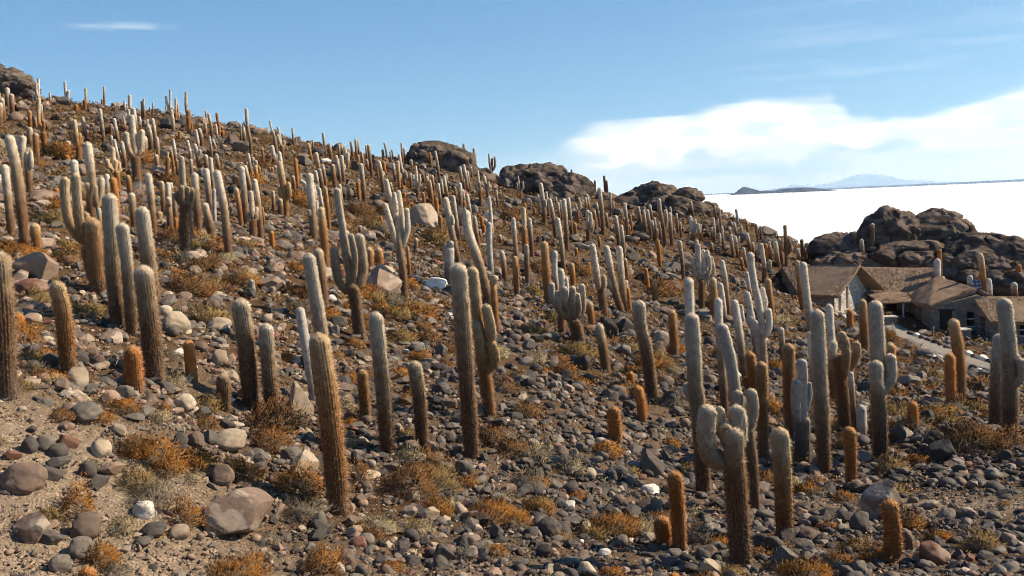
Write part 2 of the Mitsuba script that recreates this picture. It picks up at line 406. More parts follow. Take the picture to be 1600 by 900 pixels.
def straw(a, b, c, d, n, lift=.02, ln=.4, w=.028):
    """thatch straws on the roof plane a b (eave), c d (ridge, c above b): triangles along the slope, and a ragged fringe over the eave"""
    a, b, c, d = map(np.array, (a, b, c, d))
    rng = HOUSE_RNG
    s, t = rng.random(n), rng.random(n) ** 1.0
    t[: n // 4] = rng.uniform(-.01, .05, n // 4)
    lo = a + (b - a) * s[:, None]
    hi = d + (c - d) * s[:, None]
    p = lo + (hi - lo) * t[:, None]
    dn = unit(lo - hi)
    nn = unit(np.cross(b - a, d - a))
    nn = nn if nn[2] > 0 else -nn
    sd = unit(np.cross(dn, nn[None]))
    j = rng.normal(size=(n, 3)) * .07
    L = rng.uniform(.5, 1.2, (n, 1)) * ln
    base = p + nn * .02
    tip = base + unit(dn + j) * L * np.where(t < .06, .5, 1)[:, None] + nn * lift * rng.random((n, 1))
    v = np.stack([base - sd * w, base + sd * w, tip], 1).reshape(-1, 3)
    nm = np.repeat(unit(nn + rng.normal(size=(n, 3)) * .25), 3, 0)
    uv = np.repeat(np.c_[np.zeros(n), rng.random(n)], 3, 0)
    return v, np.arange(3 * n).reshape(-1, 3), nm, uv


def roof(parent, a, b, c, d, t=.24, n=3000):
    pts = np.array([a, b, c, d], float)
    lowered = pts - [0, 0, t]
    hull = trimesh.convex.convex_hull(np.vstack([pts, lowered]))
    hull = hull.subdivide().subdivide().subdivide().subdivide()
    v = np.array(hull.vertices)
    v += ((meshkit.noise(v * 2.1, 3) - .5) * .14)[:, None] * [0, 0, .7] + ((meshkit.noise(v * 7, 4) - .5) * .05)[:, None]
    r = add('roof', (v, np.array(hull.faces)), 'thatch_mat', parent, uv=np.c_[np.zeros(len(v)), np.full(len(v), .5)], smooth=True)
    sv, sf, sn, su = straw(a, b, c, d, n)
    add('straw', (sv, sf), 'thatch_mat', r, uv=su, normals=sn, kind='stuff')
    return r


def wall(parent, p, q, zb, outline, holes=(), mat='wall_mat', t=.35, name='wall'):
    """a wall from p to q (plan), its outline [(s, z)] along it, openings (s0, z0, s1, z1); thickness goes behind the line p -> q"""
    p, q = np.array(p[:2], float), np.array(q[:2], float)
    L = np.linalg.norm(q - p)
    e = (q - p) / L
    back = np.array([-e[1], e[0]])
    g = Polygon([(0, zb), (L, zb)] + list(outline))
    for h in holes:
        g = g.difference(sbox(*h))
    m = trimesh.creation.extrude_polygon(g, t, engine='earcut')
    v = np.array(m.vertices)
    w = np.c_[p + v[:, :1] * e + v[:, 2:3] * back, v[:, 1]]
    k = add(name, (w, np.array(m.faces)), mat, parent)
    return k, (lambda s, z, dep: np.array([*(p + s * e + dep * back), z])), L


def slab_box(f, s0, z0, s1, z1, d0, d1):
    pts = [f(s, z, d) for s in (s0, s1) for z in (z0, z1) for d in (d0, d1)]
    return trimesh.convex.convex_hull(np.array(pts))


def opening(parent, f, h, kind):
    s0, z0, s1, z1 = h
    if kind == 'door':
        k = add('door', slab_box(f, s0 + .01, z0, s1 - .01, z1 - .01, .22, .27), 'wood_mat', parent)
        add('lintel', slab_box(f, s0 - .12, z1 + .003, s1 + .12, z1 + .15, -.03, .3), 'wood_mat', k)
    else:
        k = add('window', slab_box(f, s0 + .01, z0 + .01, s1 - .01, z1 - .01, .24, .27), 'dark_mat', parent)
        add('bar', slab_box(f, s0 + .012, (z0 + z1) / 2 - .05, s1 - .012, (z0 + z1) / 2 + .05, .14, .2), 'paint_mat', k)
        add('sill', slab_box(f, s0 - .06, z0 - .09, s1 + .06, z0 - .003, -.05, .2), 'paint_mat', k)


def houses():
    A = lambda *v: np.array(v, float)
    # left house: bright stone gable to the right, thatched slope to us
    h = thing('thatched_house', 'thatched stone house with sunlit white gable and two narrow windows', 'house')
    marks.append(('the white-gabled house', A(25.1, 71.7, 7)))
    G, FL = A(25.14, 71.72, 6.2), A(22.85, 73.53, 6.2)
    gd = A(.76, .65, 0)
    eR, eL, rR, rL = A(25.14, 71.72, 8.42), A(22.70, 73.2, 8.5), A(27.62, 72.95, 10.55), A(22.57, 76.75, 10.2)
    rE = G + gd * 5.0
    hw = [(.6, 6.9, 1.02, 8.15), (1.75, 6.95, 2.12, 8.75)]
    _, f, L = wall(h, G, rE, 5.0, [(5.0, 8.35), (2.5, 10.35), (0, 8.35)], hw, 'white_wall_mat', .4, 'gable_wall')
    for o in hw:
        opening(h, f, o, 'window')
    wall(h, FL, G, 5.0, [(np.linalg.norm((G - FL)[:2]) - .003, 8.33), (0, 8.36)])
    wall(h, A(22.57, 76.9), FL, 5.0, [(np.linalg.norm((A(22.57, 76.9) - FL[:2])) - .003, 8.35), (0, 10.0)], name='side_wall')
    o = A(.25, -.3, -.12)
    roof(h, eL + o * [0, 1, 1], eR + o, rR + A(.2, .1, 0), rL)
    bk = lambda e, r: np.array([2 * r[0] - e[0], 2 * r[1] - e[1], e[2]])
    roof(h, bk(eR, rR), bk(eL, rL), rL + A(0, .03, .01), rR + A(0, .03, .01), n=300)
    # middle long house
    h = thing('thatched_house', 'long low thatched house between the white-gabled house and the porch', 'house')
    marks.append(('the long middle house', A(30, 74, 8)))
    p, q = A(27.6, 75.4), A(32.4, 74.3)
    L = np.linalg.norm(q - p)
    hh = [(2.9, 5.4, 3.7, 7.3)]
    _, f, L = wall(h, p, q, 4.5, [(L, 7.85), (0, 8.1)], hh)
    opening(h, f, hh[0], 'door')
    wall(h, q + A(.003, .003), q + A(1.2, 4.2), 4.5, [(4.3, 7.8), (2.15, 9.4), (0, 7.8)], name='gable_wall')
    a, b, c, d = A(27.45, 75.0, 8.02), A(32.75, 73.75, 7.8), A(35.1, 75.9, 9.66), A(29.05, 77.3, 9.88)
    roof(h, a, b, c, d)
    roof(h, bk(b, c), bk(a, d), d + A(0, .03, .01), c + A(0, .03, .01), n=300)
    # porch
    h = thing('porch', 'small thatched porch roof on a pale post before the long house', 'porch')
    a, b, c, d = A(28.9, 72.0, 7.42), A(31.3, 71.6, 7.5), A(31.5, 73.9, 8.0), A(28.6, 74.3, 8.0)
    roof(h, a, b, c, d, .12, 500)
    for x, y in ((30.55, 71.75), (29.1, 72.1)):
        add('post', trimesh.creation.cylinder(.07, segment=[[x, y, 5.0], [x, y, 7.32]], sections=10), 'paint_mat' if x > 30 else 'wood_mat', h)
    # right house, gable towards us
    h = thing('thatched_house', 'thatched house with dark shaded gable, wide doorway and slope down to the left', 'house')
    marks.append(('the dark-gabled house', A(32, 67, 7)))
    g0, g1 = A(30.62, 67.1), A(34.75, 65.65)
    L = np.linalg.norm(g1 - g0)
    apex = 3.05
    hh = [(.55, 4.6, 1.4, 7.3), (2.35, 6.2, 2.95, 7.2)]
    _, f, L = wall(h, g0, g1, 4.5, [(L, 7.75), (apex, 8.45), (0, 7.55)], hh, name='gable_wall')
    opening(h, f, hh[0], 'door')
    opening(h, f, hh[1], 'window')
    s0 = A(31.9, 73.8)
    Ls = np.linalg.norm(s0 - g0)
    hh = [(3.2, 4.6, 3.9, 6.9)]
    _, f, _ = wall(h, s0, g0, 4.5, [(Ls - .003, 7.5), (0, 7.4)], hh, name='side_wall')
    opening(h, f, hh[0], 'door')
    a, b, c, d = A(31.6, 73.9, 7.43), A(30.3, 66.75, 7.72), A(33.93, 67.0, 8.78), A(34.3, 74.5, 9.14)
    roof(h, a, b, c, d)
    roof(h, A(35.3, 65.6, 8.0), A(37.4, 73.5, 7.9), d + A(.03, 0, .01), c + A(.03, 0, .01), n=300)
    # far right house
    h = thing('thatched_house', 'low thatched house cut by the right frame edge with small square window', 'house')
    marks.append(('the right-edge house', A(34.5, 62, 6)))
    p, q = A(32.85, 63.05), A(37.5, 60.5)
    L = np.linalg.norm(q - p)
    hh = [(1.75, 6.05, 2.5, 6.75)]
    _, f, L = wall(h, p, q, 4.0, [(L, 7.05), (0, 7.05)], hh)
    opening(h, f, hh[0], 'window')
    s0 = A(33.45, 66.9)
    Ls = np.linalg.norm(s0 - p)
    hh = [(Ls - 1.9, 4.6, Ls - 1.1, 6.9)]
    _, f, _ = wall(h, s0, p, 4.0, [(Ls - .003, 7.0), (.0, 8.2)], hh, name='side_wall')
    opening(h, f, hh[0], 'door')
    a, b, c, d = A(32.65, 62.7, 7.05), A(37.7, 60.2, 7.05), A(38.2, 63.6, 8.4), A(33.35, 66.6, 8.3)
    roof(h, a, b, c, d)
    # solar panel behind the houses
    h = thing('solar_panel', 'small tilted blue solar panel with pale frame behind the roofs', 'solar panel')
    o, ex, ey = A(35.05, 69.72, 8.28), A(.52, -.2, 0), A(.1, .45, .85)
    nrm = unit(np.cross(ex, ey))
    quad = lambda s0, t0, s1, t1, z0, z1: trimesh.convex.convex_hull(np.array([o + ex * s + ey * t + nrm * z for s in (s0, s1) for t in (t0, t1) for z in (z0, z1)]))
    add('panel', quad(.03, .03, .97, .97, -.03, 0), 'panel_mat', h)
    for s0, t0, s1, t1 in ((0, 0, 1, .03), (0, .97, 1, 1), (0, .033, .03, .967), (.97, .033, 1, .967), (.48, .033, .52, .967), (.033, .31, .477, .35), (.523, .31, .967, .35), (.033, .64, .477, .68), (.523, .64, .967, .68)):
        add('frame', quad(s0, t0, s1, t1, -.035, .012), 'metal_mat', h)
    for s in (.1, .9):
        b = o + ex * s + ey * .5
        add('stand', trimesh.creation.cylinder(.04, segment=[[b[0], b[1], 6.0], (b - [0, 0, .05]).tolist()], sections=8), 'metal_mat', h)
    # low stone plinths by the path
    for lab, x, y, z, s in (('low square stone plinth with pale slab top beside the porch', 28.6, 69.9, 6.05, .5), ('low stone plinth with white slab top before the dark-gabled house', 31.0, 63.6, 5.75, .55)):
        h = thing('stone_plinth', lab, 'plinth')
        zz = height([[x, y]])[0]
        add('base', trimesh.creation.box((2 * s, .9, 1.0), trimesh.transformations.translation_matrix((x, y, zz + .1))), 'wall_mat', h)
        add('slab', trimesh.creation.box((2 * s + .12, 1.0, .1), trimesh.transformations.translation_matrix((x, y, zz + .653))), 'white_wall_mat', h)
    for lab, x, y in (('thin marker post at the left edge of the path bend', 22.7, 54.9), ('thin marker post among shrubs right of the path', 29.3, 63.9)):
        zz = height([[x, y]])[0]
        tag(add('marker_post', trimesh.creation.cylinder(.035, segment=[[x, y, zz - .2], [x + .03, y, zz + .75]], sections=8), 'metal_mat'), lab, 'post')


houses()
PL = [(28.25, 70.7), (28.24, 70.08), (22.34, 54.86), (23.04, 53.64), (21.62, 48.81), (21.91, 46.79), (22.72, 45.78), (22.75, 43.5), (19.91, 35.66), (18.95, 31.53)]
PR = [(29.52, 70.91), (29.47, 70.2), (29.5, 68.32), (28.93, 64.91), (25.83, 56.02), (25.41, 52.86), (24.79, 49.4), (24.68, 47.06), (24.06, 43.08), (22.13, 36.84)]


def build_path():
    t = np.linspace(0, 1, len(PL))
    u = np.linspace(0, 1, 90)
    l, r = (np.c_[np.interp(u, t, np.array(P)[:, 0]), np.interp(u, t, np.array(P)[:, 1])] for P in (PL, PR))
    w = np.linspace(0, 1, 9)
    xy = l[:, None] * (1 - w[:, None]) + r[:, None] * w[:, None]
    xy = xy.reshape(-1, 2)
    z = height(xy) + .11 + (meshkit.noise(np.c_[xy * 1.5, xy[:, 0] * 0], 2) - .5) * .05
    z = z.reshape(90, 9)
    z[:, [0, -1]] -= .2
    i, j = np.meshgrid(np.arange(89), np.arange(8), indexing='ij')
    k = (i * 9 + j).ravel()
    f = np.concatenate([np.c_[k, k + 1, k + 10], np.c_[k, k + 10, k + 9]])
    tag(add('path', (np.c_[xy, z.ravel()], f), 'path_mat', smooth=True), 'pale grey footpath winding from the houses to the right edge', kind='structure')


build_path()


# ------------------------------------------------------------------ what stands where, for labels
def view(p):
    p = np.asarray(p, float) - EYE
    return np.array([p[0], -p[2]]) / max(p[1], 1)


ORD = ['nearest', 'second nearest', 'third nearest', 'fourth nearest', 'fifth nearest', 'sixth nearest', 'seventh nearest', 'eighth nearest', 'ninth nearest', 'tenth nearest', 'eleventh nearest', 'twelfth nearest']


def name_all(items, radius=.5):
    """items: (key, phrase, category, group, point). Each label: phrase, then where it stands from the nearest thing with a name of its own."""
    mv = np.array([view(p) for _, p in marks])
    cells = {}
    for it in items:
        q = view(it[4])
        d = q - mv
        i = int(np.argmin(np.hypot(d[:, 0], d[:, 1] * 1.3)))
        dx, dy = d[i]
        rel = ('left of', 'right of')[int(dx > 0)] if abs(dx) > abs(dy) * .9 else ('behind and above', 'in front of and below')[int(dy > 0)]
        rel = {'behind and above': 'uphill of', 'in front of and below': 'below'}.get(rel, rel)
        cells.setdefault((it[1], rel, i), []).append((math.hypot(dx, dy), it))
    for (phrase, rel, i), L in cells.items():
        L.sort(key=lambda x: x[0])
        for n, (_, it) in enumerate(L):
            o = '' if len(L) == 1 else (ORD[n] + ' ' if n < len(ORD) else f'number {n + 1} outward ')
            tail = f'{rel} {marks[i][0]}' if not o else f'{o}{rel} {marks[i][0]}'
            tag(it[0], f'{phrase} {tail}' if not o else f'{phrase}, {tail}', it[2], it[3])


# ------------------------------------------------------------------ cacti
CACTI = '''3.12 12.82 0.35 0.05;17.7:0,-12 -5,102 -9,166|13.5f:-15,148 -37,159 -45,189 -41,236|7.5b:-12,181 -25,199 -26,229|12.8b:-6,167 0,195 -3,230|13.9f:-11,146 -7,169 -6,203|9.1f:-16,171 -18,208!thick candelabra cactus with fat short woolly arms bunched around its top@the fat-armed candelabra
-2.79 13.82 0.62 0.15;18.3:0,-12 -5,130 -16,275!tall shaggy orange-brown cactus leaning left in the foreground gravel, pale crown@the shaggy front cactus
3.63 17.89 0.28 0.45;17.1:0,-12 -3,117 -10,214 -12,262 -15,361|11.9:-6,175 -16,191 -24,207 -26,222!dark-footed pale-topped column with a round bud on its side@the bud-sided column
-0.90 17.34 0.35 0.25;16.8:0,-12 -4,156 -9,366!stout brown fuzzy column with a round tan crown, no arms@the stout fuzzy column
-0.58 19.92 0.62 0.3;14.8:0,-12 -11,113 -19,201 -27,329|10.7:-11,102 12,119 12,150 2,168|10.4:-14,109 -17,166 -22,213|12.4:6,165 7,200 -1,249!cactus with a coiled arm and one snow-white upright limb@the coiled-arm cactus
-7.52 13.42 0.35 0.05;19.3:0,-12 5,112 7,211!thick ribbed cactus cut off by the frame, shrubs at its foot@the cut-off ribbed cactus
8.59 21.46 0.28 0.55;19.6:0,-12 -4,124 -4,220 -11,367|14.8:4,155 -8,178 -10,231|13.2:-1,148 23,187 21,244!grey-white cactus with two round upright arms like raised fists@the two-fisted cactus
-4.20 25.00 0.28 0.35;16.7:0,-12 -7,98 -13,146|13.2:-13,144 -21,230 -28,295|9.7:-13,144 -23,243 -35,351 -39,408|8.6:-11,146 -2,224 -10,285|13.6:2,143 19,188 12,282|11:-19,125 -47,153 -55,201 -56,249!candelabra cactus with pale upright limbs and one dark left arm@the dark-armed candelabra
-9.54 21.30 0.62 0.2;18.6:0,-12 -3,36 -11,68 -12,116|17.8:-5,30 -3,97 -4,174|10.9:-12,116 -37,141 -52,176 -55,234 -51,271|10.5:-13,127 -26,146 -29,193 -29,277|9.7:-14,149 -16,189|8.9:-9,148 -10,180!heavy forked cactus with cream curved limbs and an orange right limb@the heavy forked cactus
11.63 21.40 0.28 0.55;19:0,-12 -1,131 -7,245 -16,323|13.5:-3,116 8,143 6,197|9.7:2,116 23,144 21,186!tall pale cactus with two plump arms on its right side@the plump-armed cactus
-2.46 17.01 0.28 0.45;15.8:0,-12 -3,133 -9,266!slender column with grey woolly top and ribbed brown foot@the ribbed-foot column
7.00 20.74 0.28 0.55;17.4:0,-12 -4,138 -12,375!very tall straight grey-white column with brown foot, no arms@the very tall grey column
-6.47 16.38 0.35 0.12;18.6:0,-12 -2,115 -6,209!stout golden-brown column in front of the white-topped trio@the stout golden column
4.28 16.52 0.35 0.2;13:0,-12 -5,91 -9,168|10.3:-8,156 1,195 -3,233|9.2:-6,151 -23,192 -26,230
-3.91 33.49 0.28 0.5;13.7:0,-12 -2,97 -8,170 -13,219 -14,317|10.2:-10,164 -26,227 -31,255 -55,354|9.1:-10,198 -21,313 -35,380 -46,441|8.1:-8,205 -13,313 -20,392|8.4:-5,198 5,288 0,357 -4,398|9.8:-2,184 20,246 24,277 22,333|10.2:-7,156 -6,219!candelabra with wide pale limbs spreading like a hand on the slope@the hand-shaped candelabra
4.25 14.56 0.62 0.35;15.5:0,-12 -1,94 -5,181!unbranched cactus with white woolly top and glowing orange rim@the white-capped single column
-5.10 17.52 0.35 0.15;18:0,-12 -3,124 -9,210!shaggy brown column with a white-haired crown, standing in pale stones@the white-haired column
-8.07 18.74 0.28 0.5;16.3:0,-12 0,115 4,272!bulky column with broad white crown, tallest of a close trio@the bulky white-crowned column
8.96 24.74 0.62 0;19.1:0,-12 -10,116 -20,206|11.4:-3,156 1,231 -12,275|10.7:-4,147 3,213 -7,243|11.6:-13,167 16,181 29,214 25,243!brown cactus with a hooked arm bending up on its right@the hook-armed cactus
2.25 31.29 0.28 0.25;23.4:0,-12 -10,57 -19,98|11.7:-25,96 -65,128 -79,181|11.7:-28,96 -45,152 -48,213|11.7:-18,96 -20,156 -19,212|11.1:-14,96 -2,134 -6,190|11.1:-6,98 12,133 13,216|9:-41,110 -72,147 -71,199|11.4:-46,116 -86,164 -92,225!candelabra cactus with a dense crown of many short woolly arms@the many-armed crown cactus
6.84 21.79 -1 0.6;20.6:0,-12 0,111|11.5:1,103 3,189 0,248|12.3:-7,95 -15,142 -13,203|5.3:8,119 18,158 17,193!broken dark cactus stub with short grey-white arms@the broken stub cactus
-4.40 21.15 0.28 0.7;16.5:0,-12 -5,105 -17,224 -23,279!tall woolly white-topped column just behind the shaggy front cactus@the woolly white column
-4.65 17.33 0.28 0.35;15.5:0,-12 -2,76 -3,184!waisted column with pale woolly upper half above rust shrubs@the waisted column
5.81 23.57 0.1 0.8;17.2:0,-12 -22,190 -47,301
-7.32 14.98 0.62 0.15;14:0,-12 0,93 -7,156!bristly orange-tan column with golden crown on a pale boulder@the golden bristly column
8.14 29.70 0.1 0.7;11.8:0,-12 -7,197 -16,307 -28,366 -38,432 -40,477|9.6:-15,300 -2,325 -8,361|8:-12,278 5,300 0,336|10.6:-9,197 7,212 15,244 12,294!big grey candelabra cactus with long curved limbs and plump double buds@the grey candelabra
-7.75 18.61 0.28 0.5;13.6:0,-12 2,127 -2,224
-8.46 21.77 0.28 0.55;17.8:0,-12 -8,114 -13,227
2.41 13.81 1 0;13.1:0,-12 -1,63 -5,124!bright orange bristly cactus column standing behind a smaller round orange one@the bright orange column
5.80 21.47 0.62 0;13.9:0,-12 0,125 -1,246|11.9:-1,132 2,144 2,169
3.98 26.53 0.28 0.35;18.6:0,-12 -15,138 -31,223 -32,290!curved brown column with a pinched pale woolly neck@the pinch-necked column
-1.88 17.69 0.35 0.2;14.8:0,-12 -1,91 -8,163!short tan column with golden tip behind a straw shrub@the short tan column
-10.18 28.99 0.35 0.1;19.5:0,-12 11,160|9.9:8,154 7,214 8,298|9.6:3,148 0,164 2,206|8.9:15,154 19,203|9.3:19,148 27,162 33,198|9.3:2,146 -12,167 -15,186!bottle-shaped cactus with a ring of short arms under its neck@the bottle cactus
11.91 22.59 0.1 0.5;16.8:0,-12 2,143 7,236
10.20 49.57 0.28 0.35;15.8:0,-12 2,173|16:-5,163 -27,205 -36,292|10.8:0,178 -8,272 -9,363|9.7:-2,184 -16,267 -19,387|13.7:10,173 19,271 12,333|8.2:15,178 34,229 31,290|8.7:18,173 48,219 45,300|8.7:20,167 68,192 66,244 58,294|11:29,224 43,276 33,329|12.6:16,121 18,152 13,196
5.15 12.50 1 0;13.1:0,-12 1,44 -4,89!short rust-red shaggy cactus standing alone before brown rocks@the short rust-red cactus
5.85 29.84 0.1 0.8;16.6:0,-12 -8,199 -12,352
-12.96 24.75 0.35 0.25;13.8:0,-12 -1,115 -4,217 -15,308!tall smooth tan cactus leaning left beside a greyer partner@the tall smooth tan cactus
7.30 24.27 0.62 0;15.8:0,-12 -3,149 -2,247
-13.83 30.79 0.28 0.45;14:0,-12 0,95 9,133 5,278|10.5:3,114 -1,121 -7,149|8.1:6,82 16,69 17,139|10.9:15,63 30,88 40,164
5.96 26.00 0.1 0.5;12.2:0,-12 -11,234 -14,341
-4.21 19.00 -1 1;10.8:0,-12 -10,109 -20,203!dark grey bare column half hidden behind the shaggy front cactus@the dark grey column
-0.89 37.10 0.28 0.6;18.9:0,-12 -33,149 -76,298 -84,386|5.4:-82,367 -86,394!big pale grey cactus leaning far to the left@the big leaning cactus
15.92 32.56 0.62 0.1;21.3:0,-12 -9,169 -26,282!orange column with pinched waist, taller one of an orange pair@the pinched orange column
-6.48 15.50 1 0;16.3:0,-12 1,74!squat orange bristly cactus at the foot of the golden column@the squat orange cactus
6.86 18.68 1 0;13.3:0,-12 -1,84 -4,128!slim rust-orange column close to the foot of the very tall grey column@the slim rust column
-8.89 29.19 0.28 0.5;13.5:0,-12 -5,156 -20,274!thick tapering pale column leaning left, right of the bottle cactus@the thick tapering column
13.30 40.34 0.28 0.7;16.9:0,-12 -28,211 -50,430
-19.28 48.52 0.28 0.35;21.7:0,-12 -1,76 0,142|15.4:0,138 1,216 -3,352|12.7:-3,132 -28,168 -37,262|13.6:8,136 32,175 43,274|8.1:-3,151 -1,174!candelabra with two pale arms curving up like a lyre@the lyre-shaped candelabra
9.06 33.25 -1 1;20.9:0,-12 -13,142 -39,201 -58,213
4.01 40.06 0.28 0.35;19.2:0,-12 -15,128|13.3:-22,122 -34,227 -45,321|11.2:-8,114 2,149 -3,185|9.8:-31,164 -31,210
1.73 33.00 0.28 0.45;15.5:0,-12 -1,77|11.7:-1,71 8,181 3,240|8.3:2,77 23,157 20,210
8.15 32.31 0.1 0.6;14.7:0,-12 -18,152 -35,280
-3.08 18.50 0.62 0;12.3:0,-12 -3,108!small dark shaded column with orange edge among orange shrubs@the dark little column
7.53 28.70 1 0;17.7:0,-12 -4,74 -16,152|11.8:-10,44 -25,49 -28,72
11.85 33.78 0.1 0.7;14.6:0,-12 -11,150 -20,296
-5.56 27.12 0.35 0.1;15.3:0,-12 -2,83 -9,171
-8.42 39.68 0.28 0.6;17.9:0,-12 2,136 -1,284|9.7:0,104 -10,106 -10,132
5.18 43.63 0.28 0.5;17.1:0,-12 -32,113 -66,316|11:-29,98 -50,126 -58,159
-11.82 30.77 0.28 0.45;12.8:0,-12 0,143 -4,213|10.6:5,51 21,56 21,87
2.25 14.04 1 0;13.8:0,-12 -8,48!small round bright orange cactus with long spines at the gravel edge@the round orange cactus
1.59 40.03 0.62 0.12;18.5:0,-12 -7,131 -11,275
14.63 30.58 1 0;18.8:0,-12 -5,174
10.60 30.30 0.28 0.3;14.7:0,-12 -7,127 -2,206
13.46 32.57 0.62 0.05;19.5:0,-12 -3,106 -6,182
-2.69 39.57 -1 0.7;24.3:0,-12 8,165|12.8:11,148 17,185|9.1:-1,149 -9,174!thick grey stump cactus topped with round buds@the budded stump
-14.17 26.37 0.28 0.45;11.2:0,-12 0,106 -1,206
2.19 20.44 1 0;16.4:0,-12 -2,79
9.98 30.28 0.1 0.7;12.7:0,-12 -10,138 -17,230
-11.77 49.04 0.62 0.3;17.3:0,-12 -1,99 -9,210 -18,294|10.5:8,91 25,118 21,182|13.6:-2,84 -17,125 -22,157
-5.40 16.78 0.35 0;13.1:0,-12 2,68
-14.08 30.33 0.1 0.7;13.2:0,-12 2,94 4,156 2,220
5.45 43.95 0.28 0.6;16.5:0,-12 -17,114 -27,313|9.6:-10,98 1,121 0,149
-19.45 37.47 0.28 0.45;13.2:0,-12 2,104 13,201|10.1:3,103 -4,134 -3,188|9.9:2,73 3,126|9.7:2,25 1,35 2,62
2.86 28.57 0.35 0.15;15.4:0,-12 -8,62 -21,150
-6.18 17.44 1 0;11.5:0,-12 -2,79
-2.71 48.40 0.28 0.5;16.6:0,-12 -26,145 -57,358|7.8:-20,215 -20,235 -28,266
9.57 35.87 0.1 0.7;13.1:0,-12 -24,183 -41,279
-6.93 34.60 0.62 0.2;14.7:0,-12 -2,117 -6,220
-0.55 29.92 0.62 0.1;11.9:0,-12 -4,101 -6,175|11.4:-4,161 3,188
9.02 24.24 0.35 0.25;7.8:0,-12 -10,170|7.6:-6,110 -12,148
-9.83 35.44 0.35 0.2;14.1:0,-12 4,88|9.6:3,88 4,139 3,191|8.8:0,73 -14,85 -15,109|9.9:7,73 18,87 14,104|8.8:12,95 20,109 20,129
-11.45 34.15 0.28 0.35;13.9:0,-12 0,116 -1,217
18.17 47.36 0.62 0.1;22.4:0,-12 -11,267
-17.75 42.48 0.62 0.3;12.4:0,-12 -3,98|10.1:-3,89 -11,124 -12,207|10.5:-13,98 -36,116 -39,153|10.1:-16,81 -28,131|10.5:-7,98 -2,148|8.6:0,85 10,102 10,139
5.96 33.95 0.62 0.05;16.4:0,-12 -8,173
3.20 23.21 1 0;14.2:0,-12 -3,53 -13,92
-9.57 35.64 0.28 0.4;11.9:0,-12 -3,155 -12,246
-11.13 30.41 0.28 0.35;10.1:0,-12 2,107 3,192|8.8:6,118 1,123 2,144
-4.96 10.15 1 0;11.5:0,-12 1,22
-10.81 38.16 0.28 0.5;12.8:0,-12 -1,126 -5,242
11.19 47.50 0.28 0.45;14.5:0,-12 -13,191 -20,251 -34,333
-26.26 53.25 0.62 0.1;17.9:0,-12 2,87 -1,141|9.9:-1,138 -20,173 -8,329|8.6:-1,141 5,168 6,200|8:-6,140 -32,152 -37,214|9.3:-9,145 -10,187
-11.91 37.26 0.28 0.4;12.8:0,-12 -6,116 -12,222
-1.01 47.02 -1 1;15.2:0,-12 -5,138 -2,279!mottled grey weathered cactus pole like a birch trunk@the mottled grey pole
-18.45 35.89 0.35 0.25;13.4:0,-12 4,70 3,125 8,159|8:9,88 17,110 17,160
-24.17 52.84 0.62 0.1;18.1:0,-12 3,88|11.5:0,85 -3,136 -9,235|11.5:-2,85 -22,115 -32,162|11.5:4,85 12,115 13,160|7.2:14,88 26,139
9.14 24.05 -1 1;14.3:0,-12 -3,82
9.86 46.05 0.62 0.25;17.6:0,-12 23,78 21,220
10.48 23.97 1 0;14.5:0,-12 -4,79
-12.50 24.50 0.62 0.1;13.8:0,-12 -3,85
2.98 51.73 0.28 0.5;13.7:0,-12 -12,201 -29,336
14.34 50.68 0.62 0.15;18.3:0,-12 -14,135 -23,249
-14.42 34.19 1 0;13.9:0,-12 -1,85 -6,148
-10.28 32.00 0.28 0.35;13.3:0,-12 -7,62 -18,129
18.01 56.87 0.62 0.2;17.1:0,-12 -19,152 -35,325
12.84 76.18 0.28 0.3;18.1:0,-12 -18,165 -38,284 -49,404|13.3:-5,148 12,211 3,311
20.76 75.58 0.28 0.4;21.2:0,-12 5,136|18.3:3,128 -6,192 -22,328|17.5:8,112 42,119 43,190|15.1:-4,97 -30,113 -34,158
0.37 49.06 0.28 0.4;12.5:0,-12 -10,154 -15,307
5.84 68.92 0.28 0.3;18:0,-12 3,145|13.3:0,138 -3,209 1,282|12.6:11,130 24,187 19,267|10.4:10,94 36,136 38,209
16.02 80.47 0.28 0.5;19.6:0,-12 -9,77|16.6:-9,65 -21,145 -28,226|12.8:-3,52 19,110 11,195|14.9:1,35 43,75 36,161|13.2:-7,60 0,190
3.92 63.56 0.28 0.4;16.9:0,-12 -4,208 -14,361
23.98 80.13 0.28 0.1;16.3:0,-12 -4,171 -11,372|12.1:-14,133 -38,172 -37,242|9.5:4,120 22,170 20,259|10.8:9,114 37,163 31,222
0.93 58.15 0.62 0.3;18.7:0,-12 -1,172|13.3:1,160 1,232 -1,297
0.21 40.32 0.62 0.05;13.2:0,-12 -4,185
2.24 45.62 0.1 0.85;13.5:0,-12 -8,115 -5,219
-1.14 58.25 0.1 0.85;11.5:0,-12 1,188 -7,311|10.9:-4,165 -20,189 -38,212|11.5:-1,140 -5,184
7.66 75.52 0.28 0.4;18.5:0,-12 -8,194 -23,387|8.3:-1,193 -4,271
36.21 70.21 z8.01 0.62 0.3;24:0,-249 -24,181 -45,315
-9.09 16.88 1 0;13:0,-12 0,34
-12.83 31.73 0.35 0.25;11.3:0,-12 -1,128
10.85 46.88 0.1 0.8;14.5:0,-12 -12,125 -25,210
2.85 74.11 0.28 0.5;18.5:0,-12 -5,155 -14,247 -24,337|12.3:-1,124 11,154 7,202
-3.06 55.40 0.28 0.5;13:0,-12 -10,151 -23,304
0.81 47.04 0.28 0.2;13.9:0,-12 0,206
10.76 36.52 0.35 0.25;12.2:0,-12 -10,145
-9.26 47.66 0.62 0.1;11.6:0,-12 -4,129 -10,239
-0.32 46.01 0.35 0.2;15.1:0,-12 -4,93 -14,169
-9.83 63.64 0.28 0.4;16.7:0,-12 -5,161 -13,283
-5.40 37.85 0.62 0.1;18.9:0,-12 0,87
